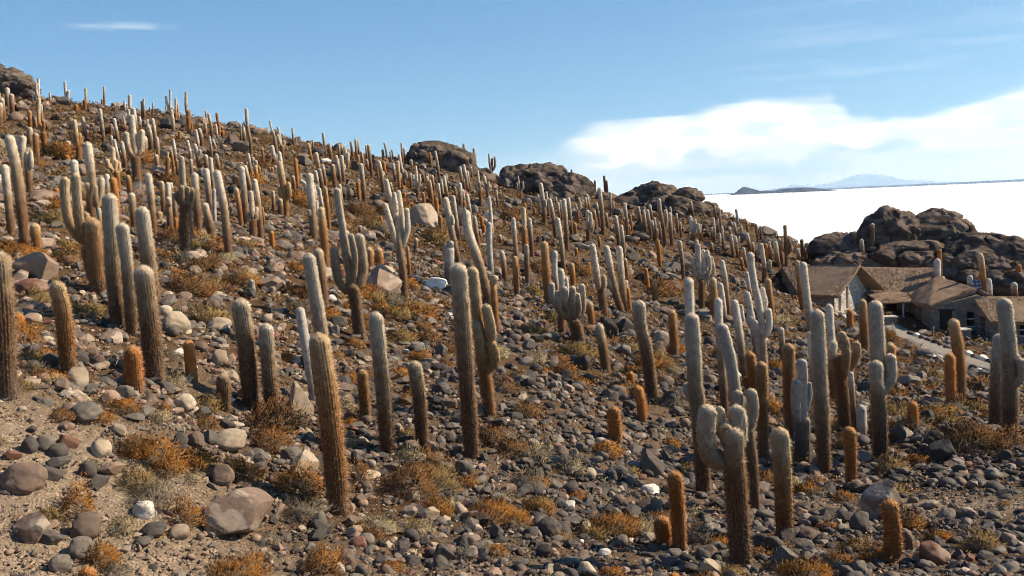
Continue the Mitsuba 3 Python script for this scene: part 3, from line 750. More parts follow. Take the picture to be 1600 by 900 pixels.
-10.90 37.72 0.62 0.2;10.6:0,-12 -3,72 -12,155
1.32 56.42 0.28 0.3;14.4:0,-12 -4,133 -10,249
-27.49 81.32 0.62 0.1;19.6:0,-12 2,89 3,172|11.6:0,163 -8,254 0,389|12.5:2,168 3,229|8.9:8,163 19,188 16,233
3.17 36.93 0.62 0.1;14.8:0,-12 -8,100
-5.62 36.74 0.62 0.1;15.5:0,-12 1,94
-13.82 37.22 0.62 0.25;10.7:0,-12 1,75 0,144
-20.09 73.39 0.28 0.45;13.4:0,-12 5,127 -10,251 -10,396|5.5:-11,236 -31,246 -36,294
8.25 67.07 0.28 0.5;14.4:0,-12 -5,136 -17,248|11.2:-3,67 14,80 12,112|10.5:-14,74 -23,99 -24,127
11.03 58.99 0.28 0.3;13.4:0,-12 -7,140 -21,272
-6.96 71.67 0.28 0.45;15:0,-12 -2,102|9.4:-3,95 -2,183 -5,269|9.4:-5,95 -24,132 -29,201|9.4:2,91 21,145 21,200
3.50 70.06 0.28 0.4;16.4:0,-12 -17,162 -40,295
-9.47 71.14 0.28 0.4;16.8:0,-12 -14,166 -31,270|9.7:-5,152 3,166 -1,188
4.88 72.66 0.28 0.4;15.5:0,-12 -9,156 -19,297|10.6:-10,66 -19,81 -19,115
-16.03 50.61 0.28 0.6;12.7:0,-12 0,94 -2,203
13.57 77.32 0.28 0.4;17.5:0,-12 -8,143 -17,293|11:1,94 20,117 14,155
34.48 74.40 z8.71 0.1 0.85;26.3:0,-268 -4,183|18.5:6,3 36,12 34,38
-2.43 61.33 0.28 0.4;13.1:0,-12 -15,154 -31,269
-12.11 33.71 0.35 0.25;8.4:0,-12 1,134
-1.86 55.14 0.28 0.3;13.5:0,-12 -11,105 -21,209
-2.27 77.01 0.28 0.3;14.8:0,-12 -5,137|9.2:-8,129 -12,216 -17,297|10:-8,121 -37,138 -37,179|13.6:-3,121 9,144 4,152|9.2:-10,137 0,168 -2,194
19.00 51.59 1 0;18.6:0,-12 -6,141
9.86 77.15 0.28 0.4;16.6:0,-12 -11,170 -21,288|10.5:-14,130 -28,139 -30,171
-18.28 74.39 0.28 0.4;15.9:0,-12 -4,110 -12,216|7.2:-16,213 -28,255 -39,332|11.9:-12,213 -21,251
3.29 49.09 0.62 0.1;15.9:0,-12 -8,129
-18.68 77.73 0.28 0.45;16.6:0,-12 4,120|9.1:-1,113 -10,216 -21,271|10.8:-4,113 -17,161 -27,204|9.1:13,108 25,128 27,161
-9.43 80.95 0.62 0.4;16.1:0,-12 -1,102 -3,252|12.7:-2,93 -19,102 -22,129|10.2:1,85 16,109 13,142
-9.05 82.45 0.28 0.6;15.5:0,-12 -14,95 -30,180 -43,288|10.3:-1,53 13,86 7,138
-11.72 36.92 -1 1;7.7:0,-12 6,146
-26.19 52.11 0.62 0.1;16.7:0,-12 4,141
8.59 72.98 0.28 0.4;17.2:0,-12 -7,122 -22,241
-12.89 29.19 0.35 0.25;6.9:0,-12 2,102
-42.97 86.82 0.1 0.85;12.1:0,-12 4,105 12,245|9.1:1,61 -14,96 -10,197|13.1:-4,4 -18,17 -12,144
7.69 49.35 0.62 0.1;16.4:0,-12 -8,112
10.71 66.13 1 0.05;16.4:0,-12 -8,116 -17,200
23.14 79.60 0.28 0.5;21.1:0,-12 -16,114 -31,228
-12.14 83.62 0.28 0.3;17.1:0,-12 -9,156 -17,295
-19.33 58.62 0.28 0.45;12.8:0,-12 -5,90 -19,168|9.6:1,93 10,105 12,130
-34.13 95.28 0.1 0.85;11:2,-12 24,134 31,263|13.7:1,37 -10,114 -10,201|7.9:-4,33 -21,47 -22,95|13.7:17,66 23,122|13.7:29,47 45,80
-12.93 73.57 0.28 0.5;15.5:0,-12 -4,110 -7,217|9.3:4,91 12,110 11,144
-14.80 53.64 0.28 0.45;12.1:0,-12 -11,78 -27,170
-1.75 81.17 0.28 0.45;13.9:0,-12 -10,102 -32,209|11.4:-2,77 10,118 5,153|10.5:1,64 23,84 21,128
-12.76 68.68 0.35 0.1;18.9:0,-12 -8,176
-25.57 68.14 0.28 0.45;13.6:0,-12 4,139 -5,248
-28.06 55.20 0.35 0.25;17.7:0,-12 5,132
-25.94 68.43 0.28 0.45;17.8:0,-12 -3,112 -13,189
-4.15 37.85 0.62 0.1;7.3:0,-12 -7,135
-13.92 61.75 1 0.1;12.8:0,-12 -6,204
-30.30 70.55 0.28 0.45;13.6:0,-12 -3,129 -10,263
-39.31 73.50 0.35 0.25;21.7:0,-12 2,186
-3.79 73.58 0.1 0.5;18:0,-12 0,200
-3.16 61.22 0.28 0.4;14.3:0,-12 -7,174
-1.55 97.99 z19.45 0.28 0.2;11.7:0,-60 -4,62 3,180|11.2:-7,43 -23,103 -28,228|12.2:3,42 32,101 32,199
-42.66 91.50 0.1 0.85;13.6:0,-12 4,214|17.8:1,15 -19,24 -28,71|14.7:3,18 18,39 31,126
-18.96 52.02 0.62 0.1;12.1:0,-12 4,72 10,133|4.9:8,114 11,157
-37.95 70.47 0.35 0.25;18.7:0,-12 12,186
-3.46 81.28 0.28 0.5;14.8:0,-12 -14,144 -32,276
5.61 43.90 1 0;10.4:0,-12 -10,119
-20.95 56.17 0.35 0.25;11.2:0,-12 2,123 0,183
-11.67 47.52 0.35 0.1;13.7:0,-12 1,104
11.94 78.08 0.28 0.4;15.2:0,-12 -14,140 -28,249
-10.82 60.38 0.28 0.45;13.7:0,-12 -6,82 -10,165
36.55 70.04 z7.80 0.1 0.85;24:0,-233 -21,142
-12.77 71.31 0.28 0.5;13.6:0,-12 -9,117 -25,229
-21.61 52.90 0.28 0.45;11.3:0,-12 -4,84 -11,159
-23.77 61.46 0.28 0.45;17.1:0,-12 7,141
-16.69 41.16 0.62 0.1;12.7:0,-12 -6,86
6.96 55.31 0.62 0.1;14.5:0,-12 -13,128
-41.60 78.69 0.28 0.45;20.8:0,-12 9,195
7.81 52.56 1 0.05;13:0,-12 -16,127
-12.92 64.90 0.28 0.3;15.8:0,-12 -6,82 -16,156
-17.57 40.90 0.1 0.85;12.7:0,-12 0,83
-4.99 77.27 0.28 0.5;15.7:0,-12 -15,98 -29,215
15.44 59.55 0.1 0.85;13.7:0,-12 -23,150
-6.14 84.33 0.28 0.4;13.2:0,-12 -10,141 -28,298
-31.05 78.79 0.1 0.6;18.5:0,-12 -4,96 -9,196
9.48 86.05 0.28 0.45;12.1:0,-12 -2,118 0,261|9.4:1,73 27,107 21,167
-17.56 71.20 0.1 0.6;16:0,-12 -14,75 -28,172
-19.87 58.89 0.1 0.6;11:0,-12 -5,93 -19,176
37.58 68.35 z7.83 0.28 0.45;23.6:0,-254 -21,122
-28.49 80.39 0.28 0.6;16:0,-12 1,122 -7,227
12.09 48.13 0.1 0.85;12.5:0,-12 -14,104
-40.60 77.41 0.35 0.25;20.4:0,-12 7,172
-31.09 88.69 0.62 0.3;17.6:0,-12 -3,96|11.7:0,87 10,231|8.8:4,83 23,109 22,186
-4.05 96.78 0.28 0.2;13.6:0,-12 -6,121 -24,161 -35,287|8.1:-4,121 -30,152 -36,189|8.6:4,121 8,157
11.57 81.22 0.28 0.3;15.8:0,-12 -12,133 -26,219
-8.88 34.61 1 0;9.7:0,-12 -2,66
-12.53 57.73 0.1 0.85;11.1:0,-12 6,77 -6,126 -34,133
-13.06 66.88 0.28 0.4;13.5:0,-12 -7,91 -17,171
-15.34 57.20 0.62 0.2;12.9:0,-12 -8,133
31.17 81.22 z10.26 0.28 0.45;20.3:0,-328 -24,176
21.69 78.96 0.28 0.5;17.4:0,-12 -16,117 -23,187
19.06 78.76 0.28 0.5;15.6:0,-12 -12,96 -22,203
3.58 28.04 1 0;11.3:0,-12 -7,35
-6.07 72.19 0.62 0.3;12.4:0,-12 -10,99 -18,204
-16.96 70.36 0.1 0.7;15.8:0,-12 -16,154
-11.24 56.28 0.1 0.85;11:0,-12 -18,141
-21.64 61.09 0.1 0.7;12.4:0,-12 -3,75 -9,153
-18.82 58.61 0.35 0.3;15:0,-12 -6,114
-15.59 77.46 0.28 0.6;17.2:0,-12 -12,99 -22,165
-18.96 53.10 0.62 0.1;8.8:0,-12 -2,82 -7,159
1.17 86.41 0.35 0.25;10.3:0,-12 -2,91|6.7:-2,86 -12,171 -16,244|8.5:1,91 29,134 26,189|5.8:-4,87 -27,128 -30,183
19.50 79.04 0.28 0.45;14:0,-12 -12,93 -23,177|7.2:-7,109 12,141 10,182
5.88 78.66 0.62 0.4;11.1:0,-12 -1,103|9:-1,95 -13,128 -24,163|9.4:2,95 23,143 6,209
11.85 80.36 0.28 0.45;14.8:0,-12 -16,208
-39.06 87.51 0.62 0.3;16.9:0,-12 -1,93|11:2,49 9,66 17,203|8:2,9 22,22 38,67
-25.55 81.47 0.28 0.45;14.2:0,-12 -4,116 -18,221
23.91 81.15 0.28 0.45;14.5:0,-12 -25,220
-5.89 72.03 0.62 0.3;13.1:0,-12 -6,91 -15,181
-29.82 72.04 0.1 0.6;13.8:0,-12 -10,95 -20,181
7.12 76.08 0.62 0.1;15.5:0,-12 -14,173
-16.49 60.15 0.28 0.5;11.3:0,-12 -14,148
-13.28 65.19 0.1 0.7;14.5:0,-12 -6,71 -16,133
-25.85 84.60 1 0;16.6:0,-12 0,125|11.5:-1,110 -8,144 -13,217
35.41 70.62 z8.37 0.1 0.85;22.6:0,-278 -20,110
-4.38 58.98 0.62 0;13.8:0,-12 0,112
-16.92 87.50 0.28 0.45;13.4:0,-12 -8,94 -14,216|6.9:-5,58 -25,77 -27,114
18.96 82.84 0.28 0.3;11:0,-12 -8,174 -16,279
12.17 77.06 0.28 0.4;14.2:0,-12 -17,93 -32,183
19.82 77.47 0.28 0.5;15.4:0,-12 -16,83 -28,174
-23.01 55.44 0.1 0.85;10.4:0,-12 -10,66 -19,132
36.23 70.77 z8.39 1 0;22.7:0,-282 -14,107
21.05 80.95 0.28 0.45;17.8:0,-12 -14,86 -30,160
-10.52 65.63 1 0;15.2:0,-12 -4,121
-24.59 75.66 0.35 0.25;16.5:0,-12 -2,77 -17,148
-18.19 53.78 0.35 0.25;10.6:0,-12 -1,119
-31.61 70.64 0.28 0.45;12.9:0,-12 -9,93 -18,172
-17.03 81.68 0.62 0.3;15.6:0,-12 -13,90 -25,177
-5.26 72.31 0.28 0.5;13.2:0,-12 -15,164
-19.27 35.19 0.1 0.85;11.5:0,-12 7,50
-12.59 49.77 0.35 0.25;9.3:0,-12 2,113
-18.32 59.51 0.28 0.45;12:0,-12 -16,123
3.37 77.64 0.28 0.5;10.9:0,-12 -8,122 -19,224
-5.05 65.79 1 0;14.1:0,-12 -7,125
22.08 79.56 1 0;17.6:0,-12 -5,153
-20.20 53.92 0.35 0.25;13:0,-12 -1,95
-5.46 77.82 0.28 0.5;14.6:0,-12 -8,164
18.01 81.28 0.1 0.6;12.5:0,-12 -6,213
2.02 12.02 1 0;8.7:0,-12 0,7
-6.30 61.34 1 0;12.5:0,-12 0,117
18.48 79.92 0.28 0.5;12.4:0,-12 -7,110 -14,205
-7.38 26.23 -1 1;8:0,-12 -2,34
-19.96 88.04 0.28 0.45;10.3:0,-12 -4,83 -6,186|8:-3,29 -21,47 -19,80|8.4:0,29 19,51 22,93
-12.99 84.90 0.35 0.25;13.8:0,-12 -19,195
-35.87 72.56 0.28 0.45;10.9:0,-12 9,198
-11.83 32.93 1 0;8.4:0,-12 0,52
5.17 72.12 0.62 0;16.9:0,-12 -9,116
4.48 78.24 0.28 0.45;13.4:0,-12 -10,169
-10.86 63.48 0.35 0.2;13.4:0,-12 -4,112
-22.50 80.71 0.28 0.45;14.8:0,-12 -9,164
22.56 80.06 0.28 0.45;14.3:0,-12 -11,172
12.81 78.41 0.28 0.45;14.5:0,-12 -10,158
26.49 84.20 0.28 0.5;18.6:0,-12 -31,144
-3.31 82.85 0.28 0.45;12.5:0,-12 -14,96 -25,196
-4.13 85.24 0.28 0.45;13.8:0,-12 -17,188
-10.05 83.65 0.28 0.45;14.9:0,-12 -17,167
-37.01 73.08 0.62 0.1;15.3:0,-12 3,137
-3.16 96.95 z19.89 0.28 0.3;13.6:0,-60 -7,72 -21,243
-14.45 84.61 0.28 0.7;17:0,-12 9,150
-14.33 89.48 0.28 0.45;13.7:0,-12 -4,206
7.80 89.00 0.28 0.45;14.9:0,-12 -27,187
-12.14 58.54 0.1 0.85;10.6:0,-12 -4,116
-3.55 75.67 0.28 0.5;13.8:0,-12 -14,144
-16.09 85.69 0.28 0.3;15.4:0,-12 -11,166
-21.04 66.70 0.28 0.45;9.5:0,-12 -2,82 -7,167
-24.32 73.96 0.1 0.85;12.1:0,-12 -5,83 -14,158
19.45 76.73 0.62 0.1;16.9:0,-12 -16,50 -33,120
-4.27 76.98 0.62 0.05;14.4:0,-12 -14,139
2.53 77.64 0.28 0.45;10.9:0,-12 -2,188
27.85 87.87 0.28 0.1;16.2:0,-12 -10,171
-10.77 52.20 0.1 0.85;9.4:0,-12 0,98
-1.87 64.31 1 0;13.7:0,-12 -5,100
4.27 78.10 0.28 0.45;13.4:0,-12 -12,149
-5.11 49.92 0.35 0.25;11.7:0,-12 5,69
-10.19 38.62 0.62 0.1;5.6:0,-12 -5,88
35.11 75.21 z10.19 1 0;19.4:0,-421 -12,104
12.64 79.61 0.28 0.45;12.2:0,-12 -17,169
-33.47 86.69 0.62 0.2;13.5:0,-12 5,184
15.11 82.93 0.28 0.45;11.8:0,-12 -12,184
13.70 88.53 0.28 0.45;15.4:0,-12 -24,158
-22.26 73.19 0.28 0.45;13.5:0,-12 -5,67 -10,125
-47.55 90.70 1 0;24:0,-12 -3,114
-14.01 61.08 0.35 0.25;13.4:0,-12 -5,86
-19.02 53.76 0.62 0.1;9.5:0,-12 3,96
18.24 91.42 0.35 0.25;15:0,-12 -30,168
8.40 78.88 0.28 0.3;14.4:0,-12 -14,129
-0.87 77.68 0.35 0.25;11.7:0,-12 -11,152
-10.32 92.57 0.28 0.45;11.6:0,-12 -3,217
-33.22 86.50 0.28 0.45;10.6:0,-12 -1,105 5,214
10.57 80.02 0.62 0.1;12.2:0,-12 -9,149
31.18 83.36 z11.58 0.35 0.25;19.3:0,-415 -6,107
8.33 86.41 0.28 0.45;14.9:0,-12 -16,138
-6.45 81.19 0.35 0.25;13.1:0,-12 -12,137
-14.83 90.11 0.28 0.45;14.2:0,-12 -10,155
40.65 73.51 z9.10 1 0;21.8:0,-341 -11,77
-16.65 67.38 0.35 0.25;17.3:0,-12 -6,72
4.62 54.74 1 0;13.1:0,-12 -2,62
-13.20 68.79 1 0.2;17.5:0,-12 -3,74
23.00 85.62 0.28 0.2;11.5:0,-12 -18,178
7.46 88.59 0.28 0.45;13.4:0,-12 -9,155
-5.18 81.39 0.28 0.45;11.4:0,-12 -7,52 -18,150
20.84 84.55 0.28 0.45;13.1:0,-12 -17,73 -31,145
-7.47 92.46 0.62 0;13:0,-12 -12,170
-37.52 93.96 0.1 0.85;16.8:1,-12 10,161
-17.30 64.53 0.28 0.45;12.5:0,-12 -5,87
-32.31 80.63 0.1 0.85;12.6:0,-12 1,139
-18.44 67.94 0.35 0.25;13.2:0,-12 -2,92
21.19 79.07 0.28 0.45;12.3:0,-12 -4,135
-7.79 56.37 1 0;11.8:0,-12 -1,68
21.07 79.84 0.28 0.45;13.3:0,-12 -12,124
-13.78 86.60 0.62 0.1;16:0,-12 2,117
-8.54 82.50 0.35 0.25;13.8:0,-12 -3,122
-11.43 87.16 1 0;18.3:0,-12 -9,102
10.44 99.33 0.28 0;14:2,-12 -10,234
-26.78 58.02 0.28 0.45;11.3:0,-12 -40,62
-6.31 69.82 0.62 0.1;12:0,-12 -8,97
15.09 81.38 0.35 0.25;11.6:0,-12 -8,139
22.98 92.76 -1 1;13.4:0,-12 -12,89 -23,157
27.39 85.47 0.28 0.1;10.8:0,-12 -19,147|5.2:-4,68 5,82 4,111
-22.54 72.62 0.28 0.45;11.1:0,-12 -7,59 -21,113
-24.25 51.62 1 0;14.8:0,-12 -2,46
7.66 78.60 0.35 0.25;11.1:0,-12 -1,132
16.80 81.17 0.35 0.25;10.8:0,-12 -2,147
-18.16 37.47 1 0;12.6:0,-12 -2,29
-11.93 93.22 0.28 0.45;10.7:0,-12 -8,120 -20,184
-29.13 76.21 0.28 0.45;8.5:0,-12 7,166
-22.96 81.12 0.28 0.45;9.6:0,-12 5,161
-27.63 65.49 0.28 0.45;9.6:0,-12 5,110
15.55 88.31 0.28 0.45;11.7:0,-12 -17,155
21.33 84.25 0.28 0.45;12.2:0,-12 -25,136
-26.53 83.02 0.28 0.45;12.7:0,-12 -5,127
-40.72 95.53 0.28 0.45;10.8:0,-12 16,209
-24.98 81.15 0.1 0.7;10.6:0,-12 -4,78 -9,143
-15.78 88.06 0.28 0.45;12.6:0,-12 4,139
23.46 86.15 0.28 0.2;10.7:0,-12 -7,162
20.65 92.10 0.28 0.2;13.2:0,-12 -21,143
-4.74 29.81 1 0;9.4:0,-12 -2,20
-1.76 63.44 1 0;13.5:0,-12 -2,62
17.17 78.71 0.35 0.25;17.2:0,-12 -4,77
-14.66 92.99 0.28 0.45;11.3:0,-12 -7,159
-15.22 88.45 0.1 0.85;14.9:0,-12 -3,108
6.82 70.29 0.62 0.1;12.8:0,-12 -6,80
20.05 83.63 0.28 0.45;13:0,-12 -19,113
-17.28 47.82 0.1 0.85;10:0,-12 0,49
-8.14 50.46 0.35 0.25;10.6:0,-12 0,49
32.20 81.90 z12.59 0.35 0.25;19.1:0,-573 -6,77
-15.84 90.11 0.28 0.45;14.3:0,-12 -3,115
-11.65 84.02 0.62 0.1;11.9:0,-12 -7,119
1.51 76.81 0.62 0.1;10.8:0,-12 -19,107
-16.30 64.31 0.62 0.1;12.1:0,-12 -7,69
-9.20 90.05 0.35 0.25;15.1:0,-12 -4,106
-0.61 60.51 0.35 0.25;12.9:0,-12 -5,56
10.09 77.25 0.62 0.1;10.9:0,-12 -11,108
40.78 82.47 z12.09 1 0;23.9:0,-539 -10,62
-16.08 60.82 0.62 0.1;8.8:0,-12 -11,83
5.48 87.90 0.28 0.45;12.4:0,-12 -2,122
-31.84 75.63 0.62 0.1;12.8:0,-12 3,92
-7.84 70.66 1 0;15.5:0,-12 -6,61
-9.32 75.50 0.28 0.45;12.3:0,-12 -22,85
-30.63 73.40 0.28 0.45;11.6:0,-12 -5,93
-17.90 72.95 0.28 0.45;11.3:0,-12 -7,89
19.93 94.18 0.35 0.25;13.5:0,-12 -18,123
-17.52 63.18 0.35 0.25;11.6:0,-12 -6,65
-12.83 86.42 0.35 0.25;13.2:0,-12 -14,103
-3.88 83.08 0.35 0.25;13:0,-12 -1,97
18.01 82.08 0.28 0.45;11.8:0,-12 -9,106
19.13 84.50 0.28 0.45;9.5:0,-12 -8,140
4.45 61.90 0.62 0.1;11.9:0,-12 -6,58
-16.27 59.45 1 0;11.5:0,-12 0,56
18.21 80.96 0.1 0.85;11.6:0,-12 19,26 15,95
-38.29 83.91 1 0;19.2:0,-12 5,70
-13.53 90.54 0.28 0.45;10:0,-12 -5,142
-12.26 93.22 0.62 0.1;13.2:0,-12 -9,114
-11.27 92.53 0.28 0.45;11.1:0,-12 -9,132
-19.20 73.71 0.62 0.1;9.1:0,-12 -4,104
-31.61 81.29 0.1 0.85;12.8:0,-12 -6,89
-16.12 64.12 0.62 0.1;9.3:0,-12 -2,75
23.13 89.70 0.62 0.1;12:0,-12 -13,114
-3.52 74.28 1 0;15.8:0,-12 -3,57
-8.79 78.38 1 0;16.4:0,-12 -2,60
-43.36 89.85 0.1 0.85;10.4:0,-12 -2,97|6.2:-4,2 17,9 24,46
-31.52 77.77 -1 1;7.9:0,-12 -3,63 -13,126
4.64 89.05 0.28 0.45;11.6:0,-12 -9,105
-11.26 91.19 0.28 0.45;10:0,-12 -8,125
29.56 90.07 0.28 0;17:0,-12 0,77
3.20 78.37 0.62 0.1;8.6:0,-12 -1,109
17.05 94.21 0.28 0.45;10.4:0,-12 -11,66 -29,127
-29.58 92.85 0.28 0.45;10.1:0,-12 0,132
10.65 99.36 0.28 0;11.9:2,-12 -6,183
-37.58 92.98 0.1 0.85;12.5:0,-12 1,105
-3.56 93.79 0.35 0.25;11.2:0,-12 -6,110
-27.58 79.16 1 0;14.8:0,-12 3,62
-28.27 84.54 1 0;12:0,-12 -4,86
7.86 56.52 1 0;13.6:0,-12 -2,33
19.78 79.16 1 0;13.1:0,-12 -4,65
-7.52 84.05 0.35 0.25;11.8:0,-12 -6,77
12.74 79.71 0.28 0.45;11.3:0,-12 -4,74
-7.12 84.55 0.35 0.25;11.9:0,-12 -12,73
8.02 91.86 0.28 0.45;9.1:0,-12 0,108
2.21 78.34 1 0;11.4:0,-12 -8,60
-18.10 87.76 0.28 0.45;7.9:0,-12 -3,109
-25.59 84.70 1 0;13.8:0,-12 2,59
-10.44 95.41 0.28 0.45;13:3,-12 1,131
41.50 82.11 z12.00 1 0;20.7:0,-531 -9,34
-1.12 78.11 0.35 0.25;8.5:0,-12 -7,68
-18.19 87.37 0.28 0.45;7.9:0,-12 -5,93
5.92 82.95 0.35 0.25;9.9:0,-12 -8,64
-37.23 89.73 0.35 0.25;9.1:0,-12 -2,86
4.01 55.20 0.35 0.25;8.9:0,-12 -1,31
26.10 90.79 0.28 0;8.5:0,-12 -4,91
9.09 96.57 z17.60 0.28 0;9.6:0,-118 -1,84
-34.97 93.31 0.28 0.45;8.3:2,-12 6,119
19.96 97.91 0.35 0.25;10.9:0,-12 -10,75
-30.94 89.12 0.28 0.45;8.3:0,-12 -3,83
27.89 86.37 0.28 0;8.1:0,-12 -4,81
-40.70 95.09 0.62 0.1;10.8:0,-12 -1,78
-43.49 86.73 0.35 0.25;12.1:0,-12 0,53
-2.27 70.40 1 0;13.2:0,-12 -2,28
-28.26 82.93 1 0;9.1:0,-12 -1,59
13.87 96.00 z16.75 0.28 0;9.6:0,-108 -9,69
-4.72 80.25 0.62 0.1;10.4:0,-12 -6,41
27.59 90.24 0.28 0;7:0,-12 -4,80
6.75 96.76 z19.05 0.28 0;9.1:0,-219 -6,64
-18.00 87.88 0.35 0.25;9.3:0,-12 6,46
-36.24 95.78 0.28 0.45;8.5:1,-12 6,77
26.93 92.89 0.28 0;7.2:0,-12 -7,65
-5.06 82.13 0.35 0.25;10.7:0,-12 -5,29
-46.95 91.68 z30.77 0.1 0.85;9.6:0,-226 -1,40
-37.19 94.64 0.35 0.25;7.4:0,-12 -1,48
25.95 93.85 0.28 0;8.6:0,-12 -5,38
-37.72 93.75 0.1 0.85;10.5:2,-12 7,54
-38.11 91.32 0.35 0.25;7.7:0,-12 3,37
-36.98 94.82 0.35 0.25;7.4:0,-12 2,34
-34.70 94.68 0.28 0.45;7.3:2,-12 4,59
-43.44 89.56 0.28 0.45;7.2:0,-12 -2,23'''.strip().split('\n')


def spline(P, step):
    P = np.asarray(P, float)
    if len(P) == 2:
        P = np.array([P[0], P[0] * .5 + P[1] * .5 + 0, P[1]])
    Q = np.vstack([2 * P[0] - P[1], P, 2 * P[-1] - P[-2]])
    out = []
    for i in range(1, len(Q) - 2):
        a, b, c, d = Q[i - 1:i + 3]
        n = max(2, int(np.linalg.norm(c - b) / step) + 1)
        t = np.linspace(0, 1, n, endpoint=False)[:, None]
        out.append(.5 * (2 * b + (c - a) * t + (2 * a - 5 * b + 4 * c - d) * t ** 2 + (3 * b - a - 3 * c + d) * t ** 3))
    out = np.vstack(out + [P[-1:]])
    s = np.r_[0, np.cumsum(np.linalg.norm(np.diff(out, axis=0), axis=1))]
    return out, s


def limb(P, r, seg, step, arm, seed, ribs):
    """(vertices, faces, per-ring centres, frames, radii): a ribbed stem with a domed tip along the polyline P"""
    pts, s = spline(P, step)
    L = s[-1]
    ss = np.r_[np.linspace(0, max(L - r, .3 * L), max(3, int((L - r) / step))), L - r * (1 - np.sin(np.radians([18, 36, 52, 66, 78, 86, 90]))) if L > 1.4 * r else L - .7 * L * (1 - np.sin(np.radians([25, 50, 70, 84, 90])))]
    ss = np.unique(np.clip(ss, 0, L))
    c = np.stack([np.interp(ss, s, pts[:, k]) for k in range(3)], -1)
    tg = unit(np.gradient(c, axis=0))
    ref = np.array([1.0, 0, 0])
    X = unit(ref - tg * (tg @ ref)[:, None])
    Y = np.cross(tg, X)
    tip = np.clip((ss - (L - r)) / r, 0, 1) if L > 1.4 * r else np.clip((ss - .3 * L) / (.7 * L), 0, 1)
    rad = np.sqrt(np.maximum(1 - tip ** 2, 0)) * r
    e = np.clip(ss / (1.6 * r), 0, 1)
    rad *= (.64 + .44 * np.sqrt(e)) if arm else (.9 + .1 * np.clip(ss / L * 3, 0, 1))
    bands = meshkit.noise(np.c_[ss * 5.5, ss * 0 + seed, ss * 0], seed)
    rad *= 1 + .10 * (bands - .5) + .10 * (meshkit.noise(np.c_[ss * 1.4, ss * 0 + seed, ss * 0 + 4], seed) - .5)
    th = np.arange(seg) / seg * 2 * np.pi
    rib = 1 + (.075 * np.cos(th * ribs) if ribs else 0 * th)
    rr = rad[:, None] * rib[None]
    v = c[:, None] + rr[..., None] * (X[:, None] * np.cos(th)[None, :, None] + Y[:, None] * np.sin(th)[None, :, None])
    n = len(ss)
    i, j = np.meshgrid(np.arange(n - 1), np.arange(seg), indexing='ij')
    a, b = i * seg + j, i * seg + (j + 1) % seg
    f = np.concatenate([np.stack([a, b, b + seg], -1).reshape(-1, 3), np.stack([a, b + seg, a + seg], -1).reshape(-1, 3)])
    return v.reshape(-1, 3), f, ss, c, tg, X, Y, rad


def whiteness(z, z0, H, W):
    return np.clip(.5 + ((z - z0) / H - (1 - W)) / .75, -1, 1)


def spines(lb, n, ribs, wfun, O, rng, far):
    v, f, ss, c, tg, X, Y, rad = lb
    L = ss[-1]
    cum = np.r_[0, np.cumsum(np.diff(ss) * (rad[1:] + rad[:-1]) / 2)]
    s = np.interp(rng.random(n) * cum[-1], cum, ss)
    s[: n // 14] = L - rng.random(n // 14) ** 2 * .12
    th = (rng.integers(0, ribs, n) + rng.normal(size=n) * .09) / ribs * 2 * np.pi if ribs else rng.random(n) * 2 * np.pi
    at = lambda a: np.stack([np.interp(s, ss, a[:, k]) for k in range(3)], -1)
    C, tt, x, y = at(c), unit(at(tg)), at(X), at(Y)
    r = np.interp(s, ss, rad)
    nn = x * np.cos(th)[:, None] + y * np.sin(th)[:, None]
    tipw = np.clip((s - (L - 1.0 * rad.max())) / rad.max(), 0, 1)[:, None]
    nn = unit(nn * (1 - tipw * .8) + tt * tipw)
    p = C + r[:, None] * (x * np.cos(th)[:, None] + y * np.sin(th)[:, None]) * .98
    w = wfun(p[:, 2])
    d = unit(nn + rng.normal(size=(n, 3)) * .42 + tt * (rng.normal(size=(n, 1)) * .35 - .22 + .5 * tipw))
    ln = (rng.uniform(.4, 1.2, n) * (.30 + .22 * (1 - np.maximum(w, 0))) * min(rad.max(), .16) * 1.15)[:, None]
    sd = unit(np.cross(d, rng.normal(size=(n, 3))))
    wd = far * (.7 + .6 * rng.random((n, 1)))
    V = np.stack([p - sd * wd, p + sd * wd, p + d * ln], 1).reshape(-1, 3)
    N = np.repeat(unit(nn + d * .5 + rng.normal(size=(n, 3)) * .25), 3, 0)
    U = np.repeat(np.c_[np.clip(w + rng.normal(size=n) * .12, -1, 1), np.full(n, O)], 3, 0)
    return V, N, U


COLOUR = lambda O, W: ('weathered grey' if O < 0 else 'orange' if O > .8 else 'pale grey-white' if W >= .6 else 'brown pale-topped' if W >= .3 else 'orange-brown' if O > .5 else 'tan')
NUM = {1: 'one-armed', 2: 'two-armed', 3: 'three-armed', 4: 'four-armed', 5: 'many-armed', 6: 'many-armed', 7: 'many-armed'}


